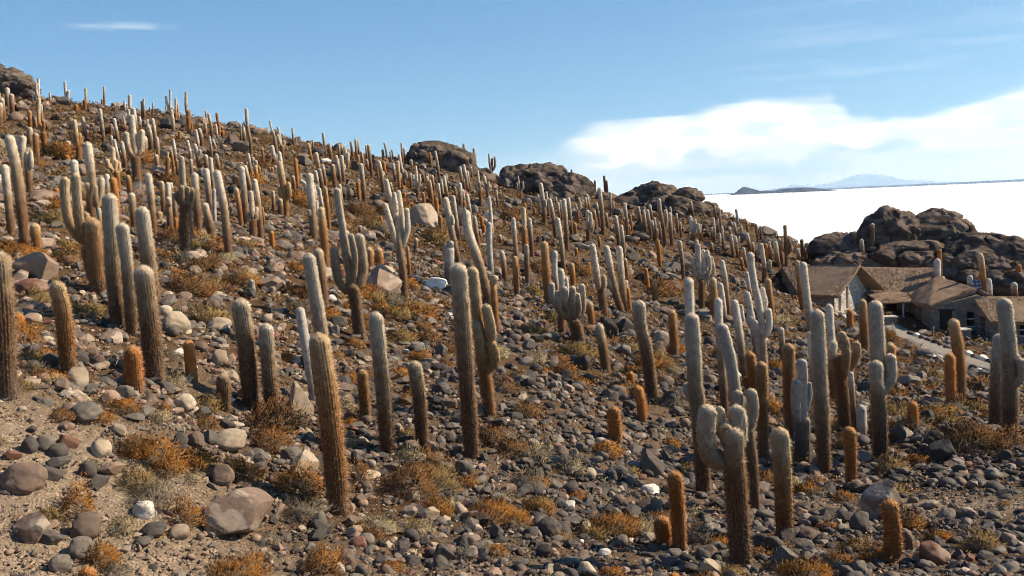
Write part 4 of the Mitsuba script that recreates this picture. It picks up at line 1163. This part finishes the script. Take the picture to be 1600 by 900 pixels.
def build_cacti():
    named, rest = [], []
    for idx, line in enumerate(CACTI):
        line, _, lab = line.partition('!')
        head, _, body = line.partition(';')
        h = head.split()
        x, y = float(h[0]), float(h[1])
        zfix = float(h[2][1:]) if h[2][0] == 'z' else None
        O, W = float(h[-2]), float(h[-1])
        W = W + .10 if .3 < O < .8 else W
        rng = np.random.default_rng(1000 + idx)
        z = zfix if zfix is not None else height([[x, y]])[0]
        base = np.array([x, y, z])
        D = math.hypot(x, y)
        lat, away = np.array([y, -x, 0]) / D, np.array([x, y, 0]) / D
        limbs = []
        for i, lb in enumerate(body.split('|')):
            rr, pp = lb.split(':')
            flag = {'f': -1, 'b': 1}.get(rr[-1])
            rr = rr.rstrip('fb')
            q = np.array([[float(a) for a in s.split(',')] for s in pp.split()]) / 100
            dep = np.zeros(len(q))
            if i:
                dep = np.linspace(0, 1, len(q)) ** .6 * (flag or rng.choice([-1, 1])) * rng.uniform(.3, .9) * max(float(rr) / 100 * 2.2, np.ptp(q[:, 0]) * .6)
            else:
                dep = np.linspace(0, 1, len(q)) * rng.normal() * .05 * np.ptp(q[:, 1])
            limbs.append((float(rr) / 100, base + q[:, :1] * lat + dep[:, None] * away + q[:, 1:] * [0, 0, 1]))
        H = max(P[:, 2].max() for _, P in limbs) - z
        px = 2 * limbs[0][0] / D * 1443
        near = px > 21 or (idx < 60 and px > 17)
        mid = not near and px > 9.5
        if idx >= 300 and near:
            near, mid = False, True
        seg, ribs, step = (44, 22, .055) if near else (16, 0, .12) if mid else (9, 0, .25)
        wf = lambda zz: whiteness(zz, z, H, W)
        geo = []
        for i, (r, P) in enumerate(limbs):
            g = limb(P, r * (.82 if near else .92 if mid else 1.0), seg, step, i > 0, idx * 10 + i, ribs)
            bonus = .30 if i and O < .8 else 0
            wi = lambda zz, b=bonus: np.clip(wf(zz) + b, -1, 1)
            uv = np.c_[wi(g[0][:, 2]), np.full(len(g[0]), O if O >= 0 else -.5)]
            geo.append((g, uv, wi))
        if idx >= 300:
            rest += [(g[0], g[1], uv) for g, uv, _ in geo]
            continue
        key = numbered('cactus')
        hair = None
        if near or mid:
            A = sum(2 * np.pi * g[7].max() * g[2][-1] for g, _, _ in geo)
            V, N, U = [], [], []
            for g, _, wi in geo:
                share = 2 * np.pi * g[7].max() * g[2][-1]
                n = int(share * (3100 if near else 850) * (1.0 if O >= 0 else .3))
                n = min(n, 11000)
                if n > 20:
                    a, b, c = spines(g, n, ribs, wi, O if O >= 0 else -.5, rng, .0035 * max(1, D / 15) if near else .006 * D / 35)
                    V.append(a), N.append(b), U.append(c)
            if V:
                V, N, U = map(np.vstack, (V, N, U))
                hair = (V, np.arange(len(V)).reshape(-1, 3)), N, U
        if hair is None and len(geo) == 1:
            used.discard(key)
            add(key, geo[0][0][:2], 'pelt_mat', smooth=True, uv=geo[0][1])
        else:
            for i, (g, uv, _) in enumerate(geo):
                add('arm' if i else 'trunk', g[:2], 'skin_mat' if near and O >= 0 else 'pelt_mat', key, smooth=True, uv=uv)
            if hair:
                add('spines', hair[0], 'spine_mat', key, uv=hair[2], normals=hair[1], kind='stuff')
        c = base + [0, 0, H * .5]
        if lab:
            full, _, short = lab.partition('@')
            tag(key, full, 'cactus')
            marks.append((short, c))
        else:
            n = len(limbs) - 1
            size = 'tall' if H > 2.4 else 'small' if H < 1.0 else ''
            lean = (limbs[0][1][-1] - limbs[0][1][0]) @ lat / max(H, .1)
            form = NUM[min(n, 5)] if n else ('leaning' if lean < -.2 else '')
            ph = ' '.join(w for w in (size, COLOUR(O, W), form, 'cactus') if w)
            if len(ph.split()) < 3:
                ph = ph.replace('cactus', 'column cactus')
            named.append((key, ph, 'cactus', 'cacti on the hillside', c))
    n, V, F, U = 0, [], [], []
    for v, f, u in rest:
        V.append(v), F.append(f + n), U.append(u)
        n += len(v)
    tag(add('distant_cacti', (np.vstack(V), np.vstack(F)), 'pelt_mat', smooth=True, uv=np.vstack(U)), 'small far cacti dotting the upper slope and crest', kind='stuff')
    return named


named_cacti = build_cacti()

# ------------------------------------------------------------------ stones
TONE = {'D': 0, 'd': 1, 'g': 2, 'G': 2, 'm': 3, 'M': 3, 'p': 4, 'P': 4, 'r': 5, 'b': 6, 'B': 6, 'w': 7, 'W': 7}
TWORD = ['blackish', 'dark grey', 'grey', 'brown-grey', 'pinkish', 'reddish', 'beige', 'white']


def rock_shape(seed, sub, angular):
    rng = np.random.default_rng(seed)
    d = np.array(ICO[sub].vertices)
    v = d * (1 + .5 * (meshkit.noise(d * 1.2 + seed * 3.1, seed) - .5) + (.16 * (meshkit.noise(d * 3.3 + seed, seed + 1) - .5) if sub > 1 else 0))[:, None]
    for _ in range(9 if angular else 3):
        n = unit(rng.normal(size=3))
        v -= n * (np.maximum(v @ n - rng.uniform(.45, .8), 0) * (.95 if angular else .75))[:, None]
    v -= (v.max(0) + v.min(0)) / 2
    return v / np.abs(v).max(0), np.array(ICO[sub].faces)


ROUND = [[rock_shape(40 + i, s, False) for i in range(10)] for s in range(4)]
SHARP = [[rock_shape(80 + i, s, True) for i in range(10)] for s in range(4)]


OCT = np.array([[1, 0, 0], [-1, 0, 0], [0, 1, 0], [0, -1, 0], [0, 0, 1], [0, 0, -1.0]])
OCTF = np.array([[0, 2, 4], [2, 1, 4], [1, 3, 4], [3, 0, 4], [2, 0, 5], [1, 2, 5], [3, 1, 5], [0, 3, 5]])
CHIP = [(OCT + np.random.default_rng(i).uniform(-.45, .45, (6, 3)), OCTF) for i in range(12)]


def rotations(n, rng, tilt=.35):
    a = rng.random(n) * 2 * np.pi
    q = np.stack([np.stack([np.cos(a), -np.sin(a), 0 * a], -1), np.stack([np.sin(a), np.cos(a), 0 * a], -1), np.stack([0 * a, 0 * a, 1 + 0 * a], -1)], 1)
    b, c = rng.normal(size=n) * tilt, rng.random(n) * 2 * np.pi
    k = np.stack([np.cos(c), np.sin(c), 0 * c], -1)
    K = np.zeros((n, 3, 3))
    K[:, 0, 2], K[:, 1, 2], K[:, 2, 0], K[:, 2, 1] = k[:, 1], -k[:, 0], -k[:, 1], k[:, 0]
    Rm = np.eye(3) + np.sin(b)[:, None, None] * K + (1 - np.cos(b))[:, None, None] * (K @ K)
    return Rm @ q


def place(shapes, pos, size, rot, uv):
    """many copies of the shapes as one mesh"""
    V, F, U, n = [], [], [], 0
    which = np.arange(len(pos)) % len(shapes)
    for k, (v, f) in enumerate(shapes):
        m = which == k
        if not m.any():
            continue
        w = np.einsum('nij,nvj->nvi', rot[m], v[None] * size[m][:, None]) + pos[m][:, None]
        V.append(w.reshape(-1, 3))
        F.append((f[None] + (np.arange(m.sum()) * len(v))[:, None, None] + n).reshape(-1, 3))
        U.append(np.repeat(uv[m], len(v), 0))
        n += m.sum() * len(v)
    return (np.vstack(V), np.vstack(F)), np.vstack(U)


def polar(n, r0, r1, rng, power, half=34):
    az = np.radians(rng.uniform(-half, half, n))
    t = rng.random(n)
    k = power + 1
    r = (r0 ** k + t * (r1 ** k - r0 ** k)) ** (1 / k)
    return np.c_[r * np.sin(az), r * np.cos(az)]


PATH_POLY = Polygon(PL + PR[::-1])
HOUSE_POLY = Polygon([(22.4, 73), (25, 71.2), (28, 72.6), (31, 71.2), (30, 66.5), (33, 66), (32.5, 62.5), (38, 59.5), (42, 70), (36, 79), (22, 79)])


def clear(xy, pad=.3):
    from shapely import contains_xy
    return ~(contains_xy(PATH_POLY.buffer(pad), xy[:, 0], xy[:, 1]) | contains_xy(HOUSE_POLY, xy[:, 0], xy[:, 1]))


def bare(xy):
    """0..1: how open and gravelly the ground is here"""
    return np.clip(trodden(xy[:, 0], xy[:, 1], np), 0, 1)


def tones(xy, rng):
    n = len(xy)
    d = np.hypot(*xy.T)
    dark = xy[:, 0] + 2.6 + (meshkit.noise(np.c_[xy * .35, d * 0], 31) - .5) * 6 + rng.normal(size=n) * 2.6 > 0   # basalt scree right of the paler rubble
    t = np.where(dark, rng.choice(8, n, p=[.20, .38, .23, .12, .03, .02, .018, .002]), rng.choice(8, n, p=[.02, .13, .22, .22, .19, .06, .155, .005]))
    far = rng.random(n) < np.clip((xy[:, 1] - 28) / 25, 0, .85)   # browner rock uphill
    return np.where(far, rng.choice(8, n, p=[.08, .20, .26, .36, .05, .03, .02, 0]), t)


def build_stones():
    rng = np.random.default_rng(77)
    jobs = [(19000, 9.5, 24, -.15, .043, .62), (16000, 24, 48, .0, .068, .66), (9500, 46, 112, .3, .12, .75)]
    P, Sz, Tn = [], [], []
    for n, r0, r1, pw, med, sg in jobs:
        n = int(n * (1.2 if r0 < 20 else 1))
        xy = polar(n, r0, r1, rng, pw, 42 if r0 < 20 else 34)
        keep = clear(xy, 0) & (rng.random(n) > bare(xy) * .93)
        xy = xy[keep]
        d = np.hypot(*xy.T)
        s = med * np.exp(rng.normal(size=len(xy)) * sg) * (d / ((r0 * r1) ** .5)) ** .5
        P.append(xy), Sz.append(np.clip(s, .02, .0085 * d + .02)), Tn.append(tones(xy, rng))
    xy, s, t = np.vstack(P), np.concatenate(Sz), np.concatenate(Tn)
    n = len(xy)
    z = height(xy)
    sz = s[:, None] * np.c_[rng.uniform(.8, 1.35, n), rng.uniform(.75, 1.1, n), rng.uniform(.5, .85, n)]
    pos = np.c_[xy, z + sz[:, 2] * rng.uniform(.15, .6, n)]
    rot = rotations(n, rng)
    uv = np.c_[(t + .0) / 8, rng.random(n)]
    sharp = rng.random(n) < np.where(np.hypot(*xy.T) > 30, .85, np.where(xy[:, 0] < 0, .85, .55))
    # by hand: the stones one can tell apart
    hand = []
    for l in '''-5.87 10.69 0.42 0.3 m
-5.73 10.72 0.38 0.17 d
-5.40 11.05 0.38 0.31 m
-5.01 11.88 0.32 0.21 w
-4.78 11.58 0.32 0.17 d
-4.81 11.33 0.21 0.1 d
-5.29 10.65 0.3 0.25 g
-5.36 10.30 0.26 0.18 g
-6.39 11.49 0.56 0.35 m
-6.19 11.90 0.34 0.2 d
-5.87 12.24 0.24 0.21 d
-5.66 12.46 0.4 0.17 p
-6.29 12.65 0.31 0.2 r
-6.63 12.24 0.23 0.21 d
-6.32 12.35 0.31 0.19 d
-6.51 12.40 0.27 0.21 g
-6.73 11.99 0.23 0.13 r
-5.91 12.77 0.29 0.23 b
-6.23 12.18 0.34 0.13 d
-5.23 14.00 0.21 0.19 d
-5.09 14.24 0.27 0.21 m
-4.96 14.57 0.28 0.23 d
-4.73 14.69 0.59 0.3 b
-4.44 13.38 0.34 0.29 m
-3.91 12.25 1.18 0.59 M
-7.03 14.57 0.36 0.34 b
-6.46 13.48 0.48 0.27 g
-6.51 14.41 0.22 0.18 p
-5.74 15.61 0.41 0.28 b
-7.64 15.01 0.35 0.26 d
-7.48 15.72 0.24 0.27 d
-6.11 18.85 0.34 0.36 b
-10.99 21.02 1.12 0.62 P
-10.40 19.64 0.8 0.34 r
-13.11 25.39 0.99 0.3 p
-9.67 28.03 0.78 0.29 b
-7.40 19.91 0.62 0.41 b
-6.82 21.13 0.55 0.31 b
-8.02 21.06 0.37 0.22 b
-4.65 32.83 1.42 1.15 P
-7.07 26.76 0.81 0.42 p
-3.10 37.16 0.98 0.47 w
-5.50 27.85 0.3 0.2 w
-4.79 24.38 0.31 0.28 g
-2.01 25.10 0.38 0.38 d
-4.86 25.29 0.5 0.32 d
-4.29 17.62 0.58 0.78 B
-3.59 14.82 0.53 0.36 B
-3.89 15.31 0.42 0.22 g
-4.23 14.65 0.21 0.15 d
-2.60 15.81 0.22 0.2 m
-0.19 19.39 0.24 0.16 w
-1.01 16.36 0.34 0.27 g
-1.76 21.47 0.42 0.24 d
-2.54 14.82 0.25 0.15 m
-2.46 13.11 0.26 0.17 p
-2.26 12.92 0.25 0.16 g
-2.39 12.08 0.24 0.23 m
-1.15 12.57 0.37 0.28 d
-1.26 12.39 0.14 0.09 g
-0.71 13.90 0.19 0.15 b
-1.47 14.17 0.36 0.22 B
-1.77 14.23 0.26 0.16 b
0.41 14.16 0.44 0.27 d
0.70 14.55 0.18 0.16 m
2.76 18.61 0.55 0.6 G
1.35 17.47 0.29 0.19 b
0.83 15.55 0.24 0.15 w
0.17 14.69 0.14 0.12 w
1.79 16.42 0.25 0.18 m
2.49 16.50 0.21 0.25 b
2.52 17.45 0.37 0.17 W
2.04 14.30 0.24 0.15 b
2.56 12.18 0.38 0.21 B
1.21 13.31 0.2 0.11 w
0.75 12.77 0.14 0.1 b
3.68 13.74 0.28 0.24 d
3.66 12.33 0.45 0.32 G
3.78 13.39 0.29 0.27 d
4.94 15.51 0.23 0.15 b
5.52 15.20 0.31 0.17 d
5.46 14.45 0.32 0.32 d
6.86 18.17 0.35 0.2 m
6.14 15.13 0.68 0.59 M
5.57 12.93 0.21 0.35 m
5.63 12.13 0.41 0.26 r
9.42 19.94 0.73 0.46 D
8.04 21.06 0.5 0.22 g
7.32 15.17 0.21 0.16 m
7.11 16.23 0.22 0.12 m
9.33 17.65 0.33 0.21 g
9.44 22.44 0.47 0.47 d
11.06 24.56 0.56 0.49 D
12.46 32.49 0.53 0.39 d
15.09 34.68 0.79 0.37 g
10.63 22.26 0.43 0.24 d
10.02 21.63 0.41 0.33 d
3.56 34.71 0.82 0.87 D
4.51 36.88 0.77 0.72 D
5.82 35.98 0.66 0.61 m
0.48 28.58 0.55 0.32 d
2.05 27.90 0.58 0.43 D
2.82 25.43 0.53 0.32 m
4.66 28.43 0.56 0.36 m
1.05 26.57 0.33 0.22 d
4.36 25.79 0.54 0.47 d
-5.70 60.74 2.03 1.52 B
-8.63 34.87 0.85 0.42 g
-2.85 71.14 1.09 0.69 g
12.10 66.23 2.05 1.03 D
10.10 57.58 0.65 0.41 m
-3.29 27.21 0.27 0.23 d
-2.95 28.72 0.36 0.28 m
-13.12 62.78 0.89 0.62 g
-9.00 63.76 0.98 0.58 m
-1.25 70.71 0.98 0.49 m
-18.23 39.36 0.78 0.48 p
-21.52 47.31 0.94 0.65 p
-17.41 34.47 0.91 0.37 p
1.60 36.54 0.61 0.41 d
0.87 31.77 0.48 0.4 D
1.52 22.22 0.28 0.19 d
1.15 22.59 0.25 0.19 d
4.40 32.14 0.45 0.31 m
3.02 24.26 0.37 0.24 d
6.47 30.31 0.52 0.3 m
14.96 36.45 0.71 0.38 d
16.20 43.98 0.65 0.39 d
14.17 44.36 0.77 0.45 g
10.94 21.18 0.36 0.26 d
10.33 19.09 0.3 0.24 d
4.27 11.77 0.21 0.17 d
4.52 11.98 0.21 0.18 g'''.strip().split('\n'):
        a = l.split()
        hand.append((float(a[0]), float(a[1]), float(a[2]), float(a[3]), a[4]))
    app = s / np.hypot(*xy.T)
    az = np.abs(np.degrees(np.arctan2(xy[:, 0], xy[:, 1])))
    app = np.where((az < 28.5) & (np.hypot(*xy.T) > 11.8), app, 0)
    big = np.argsort(-app)[: 300 - len(hand)]
    named = []
    for x, y, w, h, c in hand:
        zz = height([[x, y]])[0]
        r3 = np.random.default_rng(int(abs(x * 731 + y * 97)))
        k = int(r3.integers(10))
        D = math.hypot(x, y)
        pxw = w / D * 1443
        sub = 3 if pxw > 34 else 2
        ang = c in 'PWBGDM' or r3.random() < .3
        v, f = (SHARP if ang else ROUND)[sub][k]
        a = math.atan2(-x, y) + r3.normal() * .25
        R2 = np.array([[math.cos(a), -math.sin(a), 0], [math.sin(a), math.cos(a), 0], [0, 0, 1]])
        v = (v * [w / 2, w / 2 * r3.uniform(.7, 1), h * .66]) @ R2.T + [x, y + .25 * w, zz + h * .34]
        t0 = TONE[c]
        key = add('boulder' if pxw > 40 else 'stone', (v, f), 'stone_mat', smooth=not ang, uv=np.tile([[t0 / 8, .55 + .45 * r3.random() if c in 'BWPM' else r3.random()]], (len(v), 1)))
        ph = ('big ' if pxw > 40 else '') + ('flat ' if h / w < .52 else '') + TWORD[t0] + (' angular' if ang else ' rounded') + (' boulder' if pxw > 40 else ' stone')
        named.append((key, ph, 'boulder' if pxw > 40 else 'stone', 'stones strewn over the slope', np.array([x, y, zz + h / 2])))
    for i in big:
        v, f = (SHARP if sharp[i] else ROUND)[2][i % 10]
        v = (v * sz[i]) @ rot[i].T + pos[i]
        key = add('stone', (v, f), 'stone_mat', smooth=not sharp[i], uv=np.tile(uv[i:i + 1], (len(v), 1)))
        ph = ('flat ' if sz[i, 2] / sz[i, 0] < .52 else '') + TWORD[t[i]] + (' angular' if sharp[i] else ' rounded') + ' stone'
        named.append((key, ph, 'stone', 'stones strewn over the slope', pos[i]))
    rest = np.ones(n, bool)
    rest[big] = False
    fine = (s / np.hypot(*xy.T) > .0062)
    for nm, lab, sh, lib in (('loose_stones', 'countless rounded loose stones covering the slope', ~sharp, ROUND), ('rubble', 'countless angular broken stones covering the slope', sharp, SHARP)):
        parts, us = [], []
        for m, sub in ((fine, 1), (~fine, 0)):
            q = rest & sh & m
            g, u = place(lib[sub], pos[q], sz[q], rot[q], uv[q])
            parts.append(g), us.append(u)
        tag(add(nm, concat(parts), 'stone_mat', smooth=nm == 'loose_stones', uv=np.vstack(us)), lab, kind='stuff')
    # gravel
    xy = polar(36000, 9.8, 19, rng, -.3)
    xy = xy[rng.random(len(xy)) < .45 + .55 * bare(xy)]
    n = len(xy)
    s = .017 * np.exp(rng.normal(size=n) * .45)
    sz = s[:, None] * np.c_[rng.uniform(.8, 1.4, n), rng.uniform(.7, 1.1, n), rng.uniform(.5, .9, n)]
    tt = rng.choice(8, n, p=[.04, .14, .22, .20, .19, .04, .17, 0])
    g, u = place(CHIP, np.c_[xy, height(xy) + sz[:, 2] * .3], sz, rotations(n, rng), np.c_[tt / 8, rng.random(n)])
    tag(add('gravel', g, 'stone_mat', uv=u), 'fine gravel on the open ground', kind='stuff')
    # border stones of the path
    for l in '''25.02 57.78 0.35 d / 25.03 57.42 0.39 d / 25.14 57.14 0.43 w / 25.13 56.20 0.51 d / 25.00 55.22 0.42 d / 25.05 54.33 0.46 d / 24.91 53.29 0.41 d / 24.51 51.73 0.44 g / 24.51 49.33 0.50 w / 24.51 48.71 0.42 d / 24.68 48.17 0.53 w / 24.62 47.39 0.41 d / 24.64 46.66 0.44 d / 21.50 49.80 0.34 d / 20.97 46.32 0.35 d / 21.33 46.47 0.28 w / 21.59 46.46 0.32 w / 22.37 44.56 0.41 d / 22.28 43.77 0.34 w / 22.36 43.50 0.31 g / 21.55 41.24 0.39 d / 21.17 58.74 0.35 w / 21.62 58.62 0.26 w / 27.04 71.71 0.37 w / 27.52 71.00 0.37 w / 24.33 45.59 0.43 w / 24.19 44.57 0.42 d / 23.98 43.50 0.41 g'''.split(' / '):
        a = l.split()
        x, y, w = float(a[0]), float(a[1]), float(a[2])
        r3 = np.random.default_rng(int(x * 999 + y * 77))
        v, f = ROUND[2][int(r3.integers(10))]
        t0 = TONE[a[3]]
        v = v * [w * .55, w * .5, w * .42] + [x, y, height([[x, y]])[0] + .15]
        k = add('border_stone', (v, f), 'stone_mat', smooth=True, uv=np.tile([[t0 / 8, .3]], (len(v), 1)))
        named.append((k, f'{TWORD[t0]} border stone of the path', 'border stone', 'border stones along the path', np.array([x, y, v[0, 2]])))
    return named


named_stones = build_stones()

# ------------------------------------------------------------------ shrubs
SW = {'o': 0, 'r': 1, 'y': 2, 's': 3, 'g': 4}
SNAME = ['bright orange shrub', 'rust-brown shrub', 'yellow-brown shrub', 'pale straw shrub', 'grey twiggy shrub']


def shrub(c, R, H, tone, n, rng, seed, bw):
    """leafy sprays in an uneven dome"""
    d = unit(rng.normal(size=(n, 3)) * [1, 1, .9])
    d[:, 2] = np.abs(d[:, 2])
    out = .62 + .75 * meshkit.noise(d * 2.4 + seed * 1.7, seed % 991)
    lobes = unit(rng.normal(size=(6, 3)) * [1, 1, .5] + [0, 0, .3])
    out *= .75 + .35 * np.clip((d @ lobes.T).max(1), 0, 1) ** 3
    t = rng.uniform(.35, 1, n) ** .6
    p = d * (t * out)[:, None] * [R, R, H]
    g = unit(d + rng.normal(size=(n, 3)) * .62 + [0, 0, .30])
    ln = (rng.uniform(.08, .25, n) * R)[:, None]
    sd = unit(np.cross(g, rng.normal(size=(n, 3)))) * (bw * rng.uniform(.6, 1.4, (n, 1)))
    V = np.stack([p - sd, p + sd, p + g * ln], 1).reshape(-1, 3) + c
    N = np.repeat(unit(d * .8 + g * .5 + rng.normal(size=(n, 3)) * .35), 3, 0)
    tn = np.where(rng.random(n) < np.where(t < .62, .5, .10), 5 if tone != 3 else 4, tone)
    U = np.repeat(np.c_[tn / 8, np.clip(rng.normal(.5, .22, n), 0, 1)], 3, 0)
    return V, N, U


def build_shrubs():
    rng = np.random.default_rng(91)
    hand = [l.split() for l in '''-5.69 11.49 0.55 0.52 o
-5.89 11.20 0.33 0.23 y
-5.00 12.16 0.71 0.51 g
-4.53 12.11 0.56 0.45 o
-5.11 11.51 0.49 0.26 s
-5.06 10.69 0.59 0.43 o
-4.82 10.53 0.42 0.24 g
-3.64 11.19 0.91 0.31 o
-5.32 13.18 0.83 0.47 o
-5.65 13.20 0.66 0.34 r
-5.09 13.08 0.6 0.35 o
-4.79 13.15 0.44 0.19 s
-4.28 13.82 0.76 0.48 o
-5.89 12.49 0.38 0.17 g
-5.61 12.72 0.29 0.17 g
-6.96 12.24 0.23 0.21 s
-6.25 14.37 0.56 0.35 o
-5.89 15.16 0.32 0.25 o
-6.27 13.75 0.4 0.21 o
-5.54 16.31 0.55 0.43 y
-7.32 14.29 0.5 0.33 s
-6.22 16.53 0.56 0.49 s
-6.79 17.99 0.48 0.32 g
-7.46 13.78 0.33 0.39 y
-8.76 16.13 0.76 0.46 o
-8.46 23.88 1.44 0.56 r
-8.06 24.04 0.7 0.35 o
-7.26 21.61 1.14 0.47 y
-8.98 18.92 1.04 0.41 y
-10.06 19.27 0.84 0.38 y
-11.54 24.21 1.12 0.63 y
-14.83 30.05 1.67 0.46 y
-12.98 26.92 0.87 0.33 y
-9.56 26.06 0.62 0.23 o
-3.22 34.03 0.9 0.45 r
-2.53 33.16 0.74 0.39 r
-4.20 23.86 0.64 0.4 o
-5.31 21.08 0.48 0.3 o
-3.27 26.25 1.03 0.44 y
-2.56 27.03 0.87 0.41 r
-2.55 24.31 0.78 0.34 o
-1.88 23.64 0.76 0.36 r
-2.74 22.89 0.48 0.26 y
-4.59 16.71 1.35 0.74 r
-3.87 21.12 0.54 0.42 o
-3.58 18.97 0.56 0.4 s
-3.36 18.04 0.41 0.31 o
-3.50 21.79 0.34 0.49 o
-2.46 20.21 0.45 0.4 o
-2.02 16.62 0.6 0.49 s
-0.51 18.06 0.78 0.53 r
-0.26 22.09 0.64 0.55 r
-0.46 27.39 0.49 0.3 g
-4.34 15.52 1.03 0.45 r
-3.51 13.98 0.92 0.56 o
-3.32 13.35 0.88 0.31 g
-1.86 15.11 1.16 0.7 r
-1.48 15.63 0.87 0.54 y
-1.34 14.55 0.63 0.34 o
-0.47 14.62 1.13 0.43 o
-0.16 14.26 0.49 0.25 g
-2.18 13.54 0.72 0.3 s
-1.57 13.67 0.53 0.27 s
-2.70 11.83 0.66 0.49 o
-2.68 15.23 0.45 0.54 o
-0.88 12.81 0.31 0.25 g
0.29 17.63 0.86 0.44 s
0.17 20.64 0.89 0.37 r
-0.14 17.69 0.76 0.42 r
1.81 19.13 0.83 0.43 o
0.98 16.09 0.58 0.22 o
0.33 15.36 0.49 0.26 o
-0.01 14.65 0.47 0.3 o
1.51 14.75 1.15 0.39 o
1.12 14.45 0.6 0.26 y
0.58 14.04 0.33 0.19 o
1.18 12.14 0.39 0.19 o
2.25 18.38 0.49 0.28 y
2.83 14.24 0.62 0.52 g
2.79 12.12 0.45 0.22 y
0.14 16.29 0.81 0.41 g
0.96 17.48 0.75 0.44 s
1.97 29.42 1.47 0.65 y
1.42 25.64 0.75 0.57 o
0.70 25.49 0.53 0.28 o
1.75 25.30 0.63 0.32 o
0.07 23.74 0.53 0.43 y
4.48 28.52 0.6 0.64 r
4.11 33.37 1.07 0.47 y
0.59 31.28 1.3 0.43 y
3.78 11.83 0.76 0.31 o
5.08 14.86 0.39 0.22 o
5.78 18.21 0.69 0.32 o
6.20 17.23 0.46 0.3 o
8.03 19.43 0.85 0.67 y
8.91 20.01 0.7 0.39 o
6.25 13.38 0.53 0.25 o
6.54 12.66 0.65 0.45 y
10.39 20.41 1.9 0.95 r
5.05 12.78 0.4 0.34 r
8.23 15.30 0.24 0.19 r
5.91 17.82 0.49 0.31 g
12.44 26.66 1.14 0.53 y
14.20 29.11 0.94 0.81 r
18.13 39.44 1.56 0.48 y
17.60 34.57 1.4 0.59 r
10.96 20.11 0.79 0.63 r
3.64 21.54 0.54 0.36 o
3.71 19.58 0.55 0.36 y
6.63 21.83 0.7 0.44 y
8.19 22.71 0.67 0.47 r'''.strip().split('\n')]
    hand = [(float(a[0]), float(a[1]), float(a[2]), float(a[3]), SW[a[4]]) for a in hand]
    named = []
    xy = np.vstack([polar(800, 11.5, 26, rng, 0), polar(5200, 26, 55, rng, .2), polar(9500, 50, 112, rng, .5)])
    d = np.hypot(*xy.T)
    keep = clear(xy, .2) & (rng.random(len(xy)) > bare(xy) * .8) & (meshkit.noise(np.c_[xy * .28, d * 0], 44) + rng.random(len(xy)) * .5 > .47)
    xy, d = xy[keep], d[keep]
    n = len(xy)
    R = np.where(d < 26, .17, np.where(d < 52, .27, .42)) * np.exp(rng.normal(size=n) * .35)
    tone = np.where(d < 40, rng.choice(5, n, p=[.28, .27, .22, .11, .12]), rng.choice(5, n, p=[.04, .46, .40, .05, .05]))
    z = height(xy)
    app = np.where((np.abs(np.degrees(np.arctan2(xy[:, 0], xy[:, 1]))) < 28.5) & (d > 12), R / d, 0)
    big = np.argsort(-app)[: 300 - len(hand)]
    items = [(x, y, w / 2, h, t) for x, y, w, h, t in hand] + [(xy[i, 0], xy[i, 1], R[i], R[i] * rng.uniform(.7, 1.1), tone[i]) for i in big]
    for j, (x, y, r, h, t) in enumerate(items):
        zz = height([[x, y]])[0]
        D = math.hypot(x, y)
        px = 2 * r / D * 1443
        nb = int(np.clip(24 * px, 200, 2400))
        V, N, U = shrub(np.array([x, y + .15 * r, zz - .03]), r, h * .8, t, nb, np.random.default_rng(5000 + j), j, .00034 * D * (1.25 if t < 3 else .8))
        if px > 34:                                 # woody stems show between the sprays
            key = numbered('shrub')
            add('foliage', (V, np.arange(len(V)).reshape(-1, 3)), 'shrub_mat', key, uv=U, normals=N)
            r4 = np.random.default_rng(9000 + j)
            m = int(px * .7)
            dd = unit(np.c_[r4.normal(size=(m, 2)), r4.uniform(.3, 1.3, m)])
            p0 = np.array([x, y + .15 * r, zz - .05]) + r4.normal(size=(m, 3)) * [r * .25, r * .2, 0]
            p1 = p0 + dd * (r4.uniform(.55, 1.15, m) * max(r, h) * .85)[:, None]
            sd = unit(np.cross(dd, r4.normal(size=(m, 3)))) * .0007 * D
            TV = np.stack([p0 - sd, p0 + sd, p1], 1).reshape(-1, 3)
            add('twigs', (TV, np.arange(len(TV)).reshape(-1, 3)), 'shrub_mat', key, uv=np.tile([[4 / 8, .45]], (len(TV), 1)), normals=np.repeat(unit(dd + [0, -.6, .3]), 3, 0), kind='stuff')
        else:
            key = add('shrub', (V, np.arange(len(V)).reshape(-1, 3)), 'shrub_mat', uv=U, normals=N)
        ph = ('large ' if px > 70 else 'small ' if px < 24 else '') + SNAME[int(t)]
        named.append((key, ph, 'shrub', 'dry shrubs between the stones', np.array([x, y, zz + h / 2])))
    V, N, U = [], [], []
    for i in set(range(n)) - set(big.tolist()):
        a, b, c = shrub(np.array([*xy[i], z[i] - .03]), R[i], R[i] * .75, tone[i], 44 if d[i] < 50 else 22, rng, i, .00075 * d[i])
        V.append(a), N.append(b), U.append(c)
    V, N, U = map(np.vstack, (V, N, U))
    tag(add('low_scrub', (V, np.arange(len(V)).reshape(-1, 3)), 'shrub_mat', uv=U, normals=N), 'low brown and orange scrub covering the slope between rocks', kind='stuff')
    return named


named_shrubs = build_shrubs()
name_all(named_cacti)
name_all(named_stones)
name_all(named_shrubs)

# ------------------------------------------------------------------ the air
top = 1420.0
scene['haze'] = {'type': 'cube', 'to_world': T().translate([0, 0, (top - 4) / 2]).scale([96000, 96000, (top + 4) / 2]), 'bsdf': {'type': 'null'}, 'interior': {'type': 'ref', 'id': 'air'}}
labels['haze'] = {'kind': 'stuff', 'label': 'thin haze over the salt flat'}
